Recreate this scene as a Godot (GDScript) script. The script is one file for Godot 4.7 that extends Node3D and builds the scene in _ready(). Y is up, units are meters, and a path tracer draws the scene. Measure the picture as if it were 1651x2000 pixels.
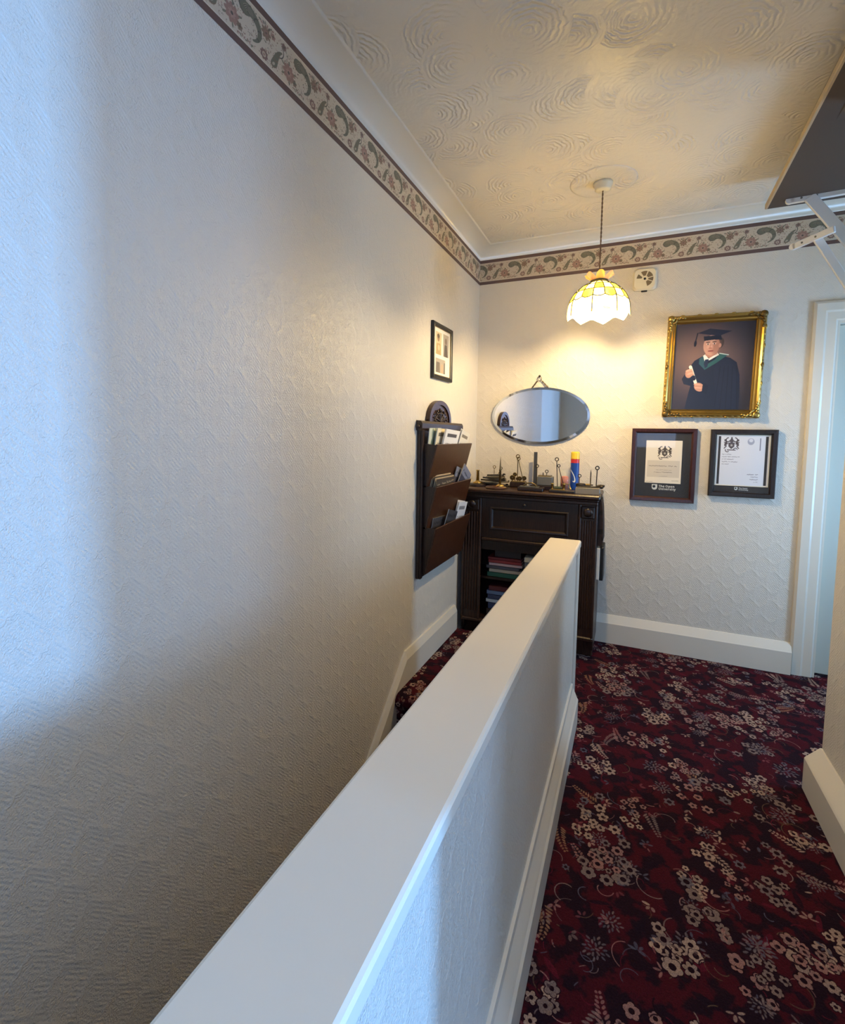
extends Node3D

# ------------------------------------------------------------------ mesh building
class MB:
	var st := SurfaceTool.new()
	var xf := Transform3D()
	func _init() -> void:
		st.begin(Mesh.PRIMITIVE_TRIANGLES)
	func v(p: Vector3, uv: Vector2, g: int) -> void:
		st.set_smooth_group(g)
		st.set_uv(uv)
		st.add_vertex(xf * p)
	# convex polygon turned so that it faces «out»
	func face(p: Array, out: Vector3, g := -1, uv: Array = []) -> void:
		var n := Vector3.ZERO
		for i in range(1, p.size() - 1):
			n += (p[i] - p[0]).cross(p[i + 1] - p[0])
		var flip := n.dot(out) > 0.0
		for i in range(1, p.size() - 1):
			var a := i
			var b := i + 1
			if flip:
				a = i + 1
				b = i
			var has := uv.size() == p.size()
			v(p[0], uv[0] if has else Vector2.ZERO, g)
			v(p[a], uv[a] if has else Vector2.ZERO, g)
			v(p[b], uv[b] if has else Vector2.ZERO, g)
	# box with chamfered edges
	func box(c: Vector3, s: Vector3, b := 0.0, t := Basis()) -> MB:
		var h := s * 0.5
		b = minf(b, 0.45 * minf(s.x, minf(s.y, s.z)))
		var at := func(sg: Vector3, ax: int) -> Vector3:
			var q := Vector3(sg.x * (h.x - b), sg.y * (h.y - b), sg.z * (h.z - b))
			q[ax] = sg[ax] * h[ax]
			return c + t * q
		for ax in 3:
			var u := (ax + 1) % 3
			var w := (ax + 2) % 3
			for sg in [-1.0, 1.0]:
				var pts := []
				for k in [[-1.0, -1.0], [1.0, -1.0], [1.0, 1.0], [-1.0, 1.0]]:
					var q := Vector3.ZERO
					q[ax] = sg
					q[u] = k[0]
					q[w] = k[1]
					pts.append(at.call(q, ax))
				var o := Vector3.ZERO
				o[ax] = sg
				face(pts, t * o)
			if b > 0.0:
				for s1 in [-1.0, 1.0]:
					for s2 in [-1.0, 1.0]:
						var q1 := Vector3.ZERO
						q1[u] = s1
						q1[w] = s2
						q1[ax] = -1.0
						var q2 := q1
						q2[ax] = 1.0
						var o2 := Vector3.ZERO
						o2[u] = s1
						o2[w] = s2
						face([at.call(q1, u), at.call(q2, u), at.call(q2, w), at.call(q1, w)], t * o2)
		if b > 0.0:
			for x in [-1.0, 1.0]:
				for y in [-1.0, 1.0]:
					for z in [-1.0, 1.0]:
						var q := Vector3(x, y, z)
						face([at.call(q, 0), at.call(q, 1), at.call(q, 2)], t * q)
		return self
	# box from two corners
	func span(a: Vector3, b: Vector3, ch := 0.0) -> MB:
		return box((a + b) * 0.5, (b - a).abs(), ch)
	# turned profile (radius, height), bottom to top outside
	func lathe(prof: Array, n := 24, t := Transform3D(), soft := true) -> MB:
		for i in prof.size() - 1:
			var g := 0 if soft else 1 + i % 20
			for k in n:
				var a := TAU * k / n
				var b := TAU * (k + 1) / n
				var p := [Vector3(prof[i].x * cos(a), prof[i].y, prof[i].x * sin(a)), Vector3(prof[i].x * cos(b), prof[i].y, prof[i].x * sin(b)), Vector3(prof[i + 1].x * cos(b), prof[i + 1].y, prof[i + 1].x * sin(b)), Vector3(prof[i + 1].x * cos(a), prof[i + 1].y, prof[i + 1].x * sin(a))]
				var u := [Vector2(float(k) / n, 1.0 - float(i) / (prof.size() - 1)), Vector2(float(k + 1) / n, 1.0 - float(i) / (prof.size() - 1)), Vector2(float(k + 1) / n, 1.0 - float(i + 1) / (prof.size() - 1)), Vector2(float(k) / n, 1.0 - float(i + 1) / (prof.size() - 1))]
				for q in [[0, 1, 3], [3, 1, 2]]:
					if p[q[0]].is_equal_approx(p[q[1]]) or p[q[1]].is_equal_approx(p[q[2]]) or p[q[0]].is_equal_approx(p[q[2]]):
						continue
					for j in q:
						v(t * p[j], u[j], g)
		return self
	func tube(pts: Array, r: float, n := 8, closed := false, r2 := -1.0) -> MB:
		var m := pts.size()
		var rings := []
		var up := Vector3.UP
		for i in m:
			var d: Vector3
			if closed:
				d = pts[(i + 1) % m] - pts[(i + m - 1) % m]
			else:
				d = pts[mini(i + 1, m - 1)] - pts[maxi(i - 1, 0)]
			d = d.normalized()
			if i == 0 and absf(d.dot(up)) > 0.9:
				up = Vector3.RIGHT
			var s := d.cross(up).normalized()
			if s.length() < 0.5:
				s = d.cross(Vector3(0.3, 0.5, 0.8)).normalized()
			up = s.cross(d).normalized()
			var rr := r if r2 < 0.0 else lerpf(r, r2, float(i) / (m - 1))
			var ring := []
			for k in n:
				var a := TAU * k / n
				ring.append(pts[i] + (s * cos(a) + up * sin(a)) * rr)
			rings.append(ring)
		for i in (m if closed else m - 1):
			var j := (i + 1) % m
			var mid: Vector3 = (pts[i] + pts[j]) * 0.5
			for k in n:
				var l := (k + 1) % n
				var q := [rings[i][k], rings[i][l], rings[j][l], rings[j][k]]
				face(q, (q[0] + q[1] + q[2] + q[3]) * 0.25 - mid, 0)
		if not closed:
			face(rings[0], pts[0] - pts[1], 1)
			face(rings[m - 1], pts[m - 1] - pts[m - 2], 1)
		return self
	# polygon (x, y) extruded from z0 to z1
	func prism(poly: PackedVector2Array, z0: float, z1: float, t := Transform3D(), g := -1) -> MB:
		var idx := Geometry2D.triangulate_polygon(poly)
		for i in range(0, idx.size(), 3):
			for zz in [[z0, -1.0], [z1, 1.0]]:
				var p := []
				for k in 3:
					p.append(t * Vector3(poly[idx[i + k]].x, poly[idx[i + k]].y, zz[0]))
				face(p, t.basis * Vector3(0, 0, zz[1] * signf(z1 - z0)))
		var s := 1.0 if Geometry2D.is_polygon_clockwise(poly) else -1.0
		for i in poly.size():
			var a := poly[i]
			var b := poly[(i + 1) % poly.size()]
			var d := b - a
			var o := Vector3(-d.y, d.x, 0) * s
			face([t * Vector3(a.x, a.y, z0), t * Vector3(b.x, b.y, z0), t * Vector3(b.x, b.y, z1), t * Vector3(a.x, a.y, z1)], t.basis * o, g)
		return self
	# moulding swept round a rectangle w x h in the xy plane: profile points (inset from the edge, height in z)
	func frame(w: float, h: float, prof: Array, t := Transform3D()) -> MB:
		for i in prof.size() - 1:
			var a: Vector2 = prof[i]
			var b: Vector2 = prof[i + 1]
			for k in 4:
				var r := func(q: Vector2, e: float) -> Vector3:
					var hw := w * 0.5 - q.x
					var hh := h * 0.5 - q.x
					match k:
						0: return t * Vector3(hw * e, hh, q.y)
						1: return t * Vector3(hw, hh * e, q.y)
						2: return t * Vector3(hw * e, -hh, q.y)
					return t * Vector3(-hw, hh * e, q.y)
				var dirs := [Vector2(0, 1), Vector2(1, 0), Vector2(0, -1), Vector2(-1, 0)]
				var d2 := b - a
				var nn := Vector2(-d2.y, d2.x)  # profile runs from the outer back edge over the front to the inner edge
				var o := Vector3(-nn.x * dirs[k].x, -nn.x * dirs[k].y, nn.y)
				face([r.call(a, -1.0), r.call(a, 1.0), r.call(b, 1.0), r.call(b, -1.0)], t.basis * o)
		return self
	# profile (a, b) swept straight from p to q; axes ax and bx; «ins» decides the outside
	func sweep(prof: Array, p: Vector3, q: Vector3, ax: Vector3, bx: Vector3, ins: Vector2, soft := false, m0 := 0.0, m1 := 0.0) -> MB:
		var d := (q - p).normalized()
		var pts := prof.size()
		for i in pts - 1:
			var a: Vector2 = prof[i]
			var b: Vector2 = prof[i + 1]
			var mid := (a + b) * 0.5 - ins
			var nn := Vector2(-(b - a).y, (b - a).x)
			if nn.dot(mid) < 0.0:
				nn = -nn
			var e := func(w: Vector2, base: Vector3, mm: float) -> Vector3:
				return base + ax * w.x + bx * w.y + d * w.x * mm
			face([e.call(a, p, m0), e.call(b, p, m0), e.call(b, q, m1), e.call(a, q, m1)], ax * nn.x + bx * nn.y, 0 if soft else -1)
		for end in [[p, -1.0, m0], [q, 1.0, m1]]:
			var poly := PackedVector2Array(prof)
			var idx := Geometry2D.triangulate_polygon(poly)
			for i in range(0, idx.size(), 3):
				var f := []
				for k in 3:
					var w := poly[idx[i + k]]
					f.append(end[0] + ax * w.x + bx * w.y + d * w.x * end[2])
				face(f, d * end[1])
		return self
	func ball(c: Vector3, r: Vector3, n := 10, t := Basis()) -> MB:
		var m := maxi(4, n / 2)
		for i in m:
			for k in n:
				var q := []
				for e in [[i, k], [i, k + 1], [i + 1, k + 1], [i + 1, k]]:
					var th: float = PI * e[0] / m
					var ph: float = TAU * e[1] / n
					q.append(c + t * (Vector3(sin(th) * cos(ph), cos(th), sin(th) * sin(ph)) * r))
				var o: Vector3 = (q[0] + q[1] + q[2] + q[3]) * 0.25 - c
				if i == 0:
					q.remove_at(1)
				elif i == m - 1:
					q.remove_at(2)
				face(q, o, 0)
		return self
	func done() -> ArrayMesh:
		st.generate_normals()
		return st.commit()

# ------------------------------------------------------------------ pictures computed pixel by pixel
class Pic:
	var im: Image
	var w: int
	var h: int
	func _init(ww: int, hh: int, c: Color) -> void:
		w = ww
		h = hh
		im = Image.create(w, h, false, Image.FORMAT_RGB8)
		im.fill(c)
	func put(x: int, y: int, c: Color, a: float, wrap: bool) -> void:
		if wrap:
			x = posmod(x, w)
			y = posmod(y, h)
		elif x < 0 or y < 0 or x >= w or y >= h:
			return
		im.set_pixel(x, y, c if a >= 0.99 else im.get_pixel(x, y).lerp(c, a))
	func oval(cx: float, cy: float, rx: float, ry: float, rot: float, c: Color, a := 1.0, wrap := true, soft := 0.0) -> void:
		var r := maxf(rx, ry) + 1.0
		var cs := cos(rot)
		var sn := sin(rot)
		var edge := maxf(soft, 1.0 / maxf(1.0, minf(rx, ry)))
		for y in range(int(cy - r), int(cy + r) + 2):
			for x in range(int(cx - r), int(cx + r) + 2):
				var dx := x - cx
				var dy := y - cy
				var u := (dx * cs + dy * sn) / rx
				var t := (-dx * sn + dy * cs) / ry
				var d := sqrt(u * u + t * t)
				if d < 1.0 + edge:
					put(x, y, c, a * clampf((1.0 + edge * 0.5 - d) / edge, 0.0, 1.0), wrap)
	func bloom(cx: float, cy: float, r: float, n: int, rot: float, c: Color, hole: Color, hr := 0.3, deep := 0.32) -> void:
		for y in range(int(cy - r), int(cy + r) + 2):
			for x in range(int(cx - r), int(cx + r) + 2):
				var dx := x - cx
				var dy := y - cy
				var d := sqrt(dx * dx + dy * dy) / r
				if d < 1.0:
					var lim := 1.0 - deep + deep * absf(cos(0.5 * n * (atan2(dy, dx) + rot)))
					if d < hr:
						put(x, y, hole, 0.9, true)
					elif d < lim:
						put(x, y, c, 0.92, true)
	func line(x0: float, y0: float, x1: float, y1: float, wd: float, c: Color, a := 1.0, wrap := true) -> void:
		var l := maxf(absf(x1 - x0), absf(y1 - y0))
		var n := maxi(1, int(l / maxf(0.5, wd * 0.4)))
		for i in n + 1:
			var t := float(i) / n
			if wd < 1.6:
				put(int(lerpf(x0, x1, t)), int(lerpf(y0, y1, t)), c, a, wrap)
			else:
				oval(lerpf(x0, x1, t), lerpf(y0, y1, t), wd * 0.5, wd * 0.5, 0, c, a, wrap)
	func curl(cx: float, cy: float, r: float, a0: float, turn: float, grow: float, wd: float, c: Color, a := 1.0, wrap := true) -> void:
		var n := maxi(6, int(absf(turn) * r / 3.0))
		var p := Vector2(cx + r * cos(a0), cy + r * sin(a0))
		for i in n:
			var t := float(i + 1) / n
			var q := Vector2(cx, cy) + Vector2.from_angle(a0 + turn * t) * r * lerpf(1.0, grow, t)
			line(p.x, p.y, q.x, q.y, wd, c, a, wrap)
			p = q
	func poly(pts: Array, c: Color, a := 1.0) -> void:
		var pv := PackedVector2Array(pts)
		var lo := pv[0]
		var hi := pv[0]
		for p in pv:
			lo = lo.min(p)
			hi = hi.max(p)
		for y in range(maxi(0, int(lo.y)), mini(h - 1, int(hi.y)) + 1):
			for x in range(maxi(0, int(lo.x)), mini(w - 1, int(hi.x)) + 1):
				if Geometry2D.is_point_in_polygon(Vector2(x + 0.5, y + 0.5), pv):
					put(x, y, c, a, false)
	func tex() -> ImageTexture:
		return ImageTexture.create_from_image(im)

# ------------------------------------------------------------------ naming
var used := {}
var M := {}

func numbered(called: String) -> String:
	var n: int = used.get(called, 0)
	used[called] = n + 1
	return called if n == 0 else "%s_%03d" % [called, n]

func tag(o: Node3D, label: String, category := "", group := "", kind := "") -> Node3D:
	if label:
		o.set_meta("label", label)
	if category:
		o.set_meta("category", category)
	if group:
		o.set_meta("group", group)
	if kind:
		o.set_meta("kind", kind)
	return o

func thing(called: String, label: String, category: String, at := Vector3.ZERO, group := "") -> Node3D:
	var o := Node3D.new()
	o.name = numbered(called)
	add_child(o)
	o.position = at
	tag(o, label, category, group)
	return o

func obj(called: String, mb, m: Material, parent: Node3D = self) -> MeshInstance3D:
	var o := MeshInstance3D.new()
	o.mesh = mb.done() if mb is MB else mb
	o.material_override = m
	o.name = numbered(called) if parent == self else called
	parent.add_child(o, true)
	return o

func struct(called: String, mb, m: Material, label: String, category: String, fixed := false) -> MeshInstance3D:
	var o := obj(called, mb, m)
	tag(o, label, category, "", "structure")
	return o

func mat(key: String, c: Color, rough := 0.6, metal := 0.0) -> StandardMaterial3D:
	var m := StandardMaterial3D.new()
	m.resource_name = key
	m.albedo_color = c
	m.roughness = rough
	m.metallic = metal
	M[key] = m
	return m

func rgb(r: int, g: int, b: int) -> Color:
	return Color8(r, g, b)

func at_px(x: float, y: float, z: float) -> Transform3D:
	return Transform3D(Basis(), Vector3(x, y, z))

# ------------------------------------------------------------------ textures
func bump(fn: Callable, w: int, h: int, strength: float) -> ImageTexture:
	var im := Image.create(w, h, false, Image.FORMAT_RF)
	for y in h:
		for x in w:
			im.set_pixel(x, y, Color(fn.call(float(x) / w, float(y) / h), 0, 0))
	im.bump_map_to_normal_map(strength)
	return ImageTexture.create_from_image(im)

func seamless(w: int, h: int, freq: float, sd: int, oct := 4) -> Image:
	var n := FastNoiseLite.new()
	n.seed = sd
	n.frequency = freq
	n.fractal_octaves = oct
	return n.get_seamless_image(w, h)

func wallpaper_normals() -> ImageTexture:
	var W := 384
	var H := 576
	var nz := seamless(W, H, 0.045, 11, 3)
	var nf := seamless(W, H, 0.16, 5, 2)
	var f := func(u: float, v: float) -> float:
		var px := int(u * W) % W
		var py := int(v * H) % H
		var n1: float = nz.get_pixel(px, py).r - 0.5
		var n2: float = nf.get_pixel(px, py).r - 0.5
		var out := 0.26 * n1 + 0.42 * n2
		var a := u * 2.0 + 0.10 * n1
		var b := v * 2.0 + 0.06 * n1
		# ogee net of one motif per cell and one half-way between
		for s in [0.0, 0.5]:
			var x := fposmod(a + s, 1.0) - 0.5
			var y := fposmod(b + s, 1.0) - 0.5
			var e := sqrt(pow(x / 0.30, 2) + pow(y / 0.36, 2))
			out += 0.40 * exp(-pow((e - 1.0) / 0.20, 2))      # ring of the medallion
			if e < 0.8:
				out += 0.35 * maxf(0.0, sin(x * 62.0) * sin(y * 62.0))   # beads inside
			var lim := 0.25 * (1.0 + cos(TAU * y))
			out += 0.13 * exp(-pow((absf(x) - lim) / 0.055, 2))       # the net itself
			if e > 1.2:
				out += 0.14 * sin(y * 90.0 + absf(x) * 60.0)         # ribbed leaves
		return out
	return bump(f, W, H, 5.0)

func ceiling_normals() -> ImageTexture:
	var S := 768
	var nz := seamless(S, S, 0.03, 21, 4)
	var g := RandomNumberGenerator.new()
	g.seed = 77
	var fans := []
	for i in 34:
		fans.append([g.randf(), g.randf(), g.randf_range(0.10, 0.15), g.randf() * TAU])
	var f := func(u: float, v: float) -> float:
		var n1: float = nz.get_pixel(int(u * S) % S, int(v * S) % S).r - 0.5
		var out := 0.5 * n1
		for q in fans:
			var dx: float = fposmod(u - q[0] + 0.5, 1.0) - 0.5
			var dy: float = fposmod(v - q[1] + 0.5, 1.0) - 0.5
			var d := sqrt(dx * dx + dy * dy)
			if d < q[2]:
				out = 0.5 * n1 + 0.45 * sin(d * 330.0 + n1 * 5.0) * smoothstep(0.0, 0.03, q[2] - d) * (0.55 + 0.45 * cos(atan2(dy, dx) - q[3]))
		return out
	return bump(f, S, S, 4.0)

func border_texture() -> ImageTexture:
	var p := Pic.new(1024, 384, rgb(196, 184, 164))
	var g := RandomNumberGenerator.new()
	g.seed = 5
	var green := rgb(112, 110, 94)
	var dark := rgb(88, 82, 74)
	var rose := rgb(150, 116, 104)
	var plum := rgb(124, 96, 90)
	var brown := rgb(126, 106, 88)
	for i in 210:      # fine sprigs all over the ground
		p.curl(g.randf() * 1024, g.randf_range(70, 318), g.randf_range(6, 17), g.randf() * TAU, g.randf_range(1.5, 4.0), 0.4, 2.8, [green, rose, plum, brown][i % 4], 0.7)
	for i in 150:
		p.oval(g.randf() * 1024, g.randf_range(70, 316), g.randf_range(4, 9), g.randf_range(3, 5), g.randf() * PI, [green, rose, dark, brown][i % 4], 0.75)
	for c in [0.0, 512.0]:
		var ox: float = c
		# large paisley drop hooking over to the right, ribbed with light strokes
		for k in 44:
			var t := k / 43.0
			var ang := -2.3 + t * 3.6
			var r := lerpf(46, 7, pow(t, 0.8))
			p.oval(ox + 120 + 78 * cos(ang), 168 + 66 * sin(ang) + 34 * t, r, r * 0.92, 0, green if k % 9 else dark)
		for k in 7:
			p.curl(ox + 96, 132, 14 + 5 * k, -2.6, 2.4, 1.0, 3.0, rgb(164, 154, 134) if k % 2 == 0 else dark, 0.7)
		# leaf drop low down with a curved stalk
		for k in 26:
			var t2 := k / 25.0
			p.oval(ox + 330 + 78 * t2, 276 - 120 * t2 - 24 * sin(t2 * PI), lerpf(36, 5, t2), lerpf(25, 5, t2), -0.7, green if k % 6 else brown)
		p.curl(ox + 372, 150, 56, -0.9, 2.2, 0.9, 7, dark, 0.85)
		p.oval(ox + 326, 278, 16, 9, -0.7, rgb(176, 164, 144))
		# round rosette with a pale eye
		p.bloom(ox + 236, 282, 36, 8, 0.5, plum, rgb(184, 170, 150), 0.46, 0.2)
		p.oval(ox + 236, 282, 8, 8, 0, rose)
		# big flower head
		p.bloom(ox + 478, 236, 62, 9, 0.3, rose, plum, 0.42, 0.28)
		p.bloom(ox + 478, 236, 30, 7, 0.1, rgb(172, 140, 126), dark, 0.35, 0.3)
		for k in 6:
			p.oval(ox + 478 + 70 * cos(k * 1.1 + 0.4), 236 + 66 * sin(k * 1.1 + 0.4), 16, 7, k * 1.1 + 0.4, green, 0.85)
		# spray of small flowers at the top
		p.bloom(ox + 256, 134, 46, 8, 0.9, brown, dark, 0.4, 0.35)
		p.bloom(ox + 256, 134, 22, 6, 0.0, rose, dark, 0.3)
		p.bloom(ox + 322, 110, 24, 6, 0.2, rose, dark)
		p.bloom(ox + 430, 98, 26, 6, 0.6, plum, dark)
		p.bloom(ox + 26, 268, 26, 6, 0.2, brown, dark)
		for k in 8:
			p.oval(ox + 200 + 17 * k, 84 + 9 * sin(k * 1.7), 12, 6, 0.4 * k, [green, rose, dark][k % 3], 0.9)
			p.oval(ox + 20 + 15 * k, 306 + 6 * sin(k * 2.1), 11, 5, 0.7 * k, [rose, green, brown][k % 3], 0.85)
	var br := rgb(98, 76, 70)
	for y in 384:
		if y < 48 or y > 336:
			for x in 1024:
				p.im.set_pixel(x, y, br.lightened(0.05 * (0.5 + 0.5 * sin(x * 0.7 + y * 1.3))))
		elif y < 56 or y > 328:
			for x in 1024:
				p.im.set_pixel(x, y, rgb(206, 196, 178))
	return p.tex()

func carpet_texture() -> ImageTexture:
	var S := 1280
	var p := Pic.new(S, S, rgb(60, 15, 25))
	var g := RandomNumberGenerator.new()
	g.seed = 2024
	var nb := seamless(S, S, 0.010, 8, 4)
	for y in S:
		for x in S:
			var k: float = nb.get_pixel(x, y).r
			p.im.set_pixel(x, y, rgb(66, 17, 27).lerp(rgb(34, 17, 27), smoothstep(0.40, 0.60, k)))
	var cream := rgb(176, 150, 132)
	var pink := rgb(152, 110, 104)
	var blue := rgb(84, 84, 98)
	var grey := rgb(128, 110, 104)
	var olive := rgb(92, 74, 56)
	var ink := rgb(32, 13, 22)
	var wine := rgb(96, 24, 40)
	for i in 90:      # dark leaf shadows and crimson leaves
		p.oval(g.randf() * S, g.randf() * S, g.randf_range(12, 34), g.randf_range(6, 13), g.randf() * PI, rgb(30, 18, 30) if i % 2 == 0 else wine, 0.7)
	for i in 230:      # tendrils
		p.curl(g.randf() * S, g.randf() * S, g.randf_range(12, 58), g.randf() * TAU, g.randf_range(-3.6, 3.6), g.randf_range(0.35, 1.1), g.randf_range(2.0, 3.8), [grey, olive, pink, blue, wine][i % 5], g.randf_range(0.4, 0.75))
	for i in 30:      # blue-grey many-petalled heads
		var cx := g.randf() * S
		var cy := g.randf() * S
		var sc := g.randf_range(0.7, 1.25)
		for k in 24:
			var a := k * 2.399
			var r := 7.4 * sqrt(k + 0.5) * sc
			p.oval(cx + r * cos(a), cy + r * sin(a), 7.0 * sc, 3.2 * sc, a + g.randf_range(-0.4, 0.4), blue.lerp(grey, g.randf()), 0.8)
	for i in 20:      # curved fern fronds
		var x := g.randf() * S
		var y := g.randf() * S
		var dir := g.randf() * TAU
		var bend := g.randf_range(-0.09, 0.09)
		var fc: Color = [pink, cream, rgb(150, 112, 84), grey][i % 4]
		for k in 10:
			x += cos(dir) * 12.0
			y += sin(dir) * 12.0
			dir += bend
			for s in [-1.0, 1.0]:
				var an: float = dir + s * 0.85
				var ln := (19.0 - k * 1.4) * g.randf_range(0.85, 1.1)
				p.oval(x + cos(an) * ln, y + sin(an) * ln, ln * 0.66, 3.8, an, fc, g.randf_range(0.7, 0.9))
	for i in 56:      # posies of open five-petalled flowers
		var cx2 := g.randf() * S
		var cy2 := g.randf() * S
		var big := g.randf_range(0.55, 1.0)
		var col: Color = [cream, pink, cream, grey][i % 4]
		for k in g.randi_range(3, 7):
			var a3 := k * TAU / 6.0 + g.randf_range(-0.4, 0.4)
			var r3 := (50.0 if k > 0 else 0.0) * big * g.randf_range(0.8, 1.25)
			var fr := g.randf_range(18, 29) * big
			var px := cx2 + r3 * cos(a3) * 1.25
			var py := cy2 + r3 * sin(a3) * 1.25
			var rot := g.randf() * 3.0
			p.bloom(px, py, fr + 2.5, 5, rot, ink, ink, 0.1, 0.25)
			p.bloom(px, py, fr, [5, 6, 5, 4][k % 4], rot, col.lerp(grey, g.randf() * 0.5), ink, g.randf_range(0.26, 0.4), g.randf_range(0.2, 0.42))
			if k % 3 == 0:
				p.oval(px + g.randf_range(-8, 8), py + g.randf_range(-8, 8), 9 * big, 5 * big, g.randf() * 3.0, ink.lerp(col, 0.25), 0.7)
	for i in 150:      # single petals, buds and little trios
		var x4 := g.randf() * S
		var y4 := g.randf() * S
		var c4: Color = [cream, pink, grey, rgb(122, 66, 70), blue][i % 5]
		var a4 := g.randf() * TAU
		for k in g.randi_range(1, 4):
			p.oval(x4 + 14 * cos(a4 + k * 1.1), y4 + 14 * sin(a4 + k * 1.1), g.randf_range(7, 12), g.randf_range(3, 5.5), a4 + k * 1.1, c4, g.randf_range(0.6, 0.9))
	for i in 46:
		p.bloom(g.randf() * S, g.randf() * S, g.randf_range(11, 24), 6, g.randf() * 3.0, grey.lerp(blue, g.randf()), ink, 0.4, 0.4)
	for i in 60:      # dark outlines cutting into the blooms
		p.curl(g.randf() * S, g.randf() * S, g.randf_range(10, 40), g.randf() * TAU, g.randf_range(-2.6, 2.6), 0.8, 3.4, ink, 0.7)
	var rr := RandomNumberGenerator.new()
	rr.seed = 9
	for y in S:       # pile: every tuft a slightly different tone
		for x in S:
			var k2 := rr.randf_range(0.72, 1.2)
			var c5 := p.im.get_pixel(x, y)
			p.im.set_pixel(x, y, Color(c5.r * k2, c5.g * k2, c5.b * k2))
	return p.tex()

func wood_texture() -> ImageTexture:
	var W := 256
	var H := 512
	var a := seamless(W, H, 0.02, 31, 4)
	var b := seamless(W, H, 0.12, 32, 2)
	var im := Image.create(W, H, false, Image.FORMAT_RGB8)
	for y in H:
		for x in W:
			var k: float = a.get_pixel(x, (y / 6) % H).r
			var f: float = b.get_pixel(x, (y / 12) % H).r
			var t := clampf(0.55 + 0.55 * sin(k * 46.0) * 0.4 + (f - 0.5) * 0.7, 0.0, 1.0)
			im.set_pixel(x, y, Color(0.52, 0.46, 0.42).lerp(Color(1.0, 0.98, 0.95), t))
	return ImageTexture.create_from_image(im)

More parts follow.
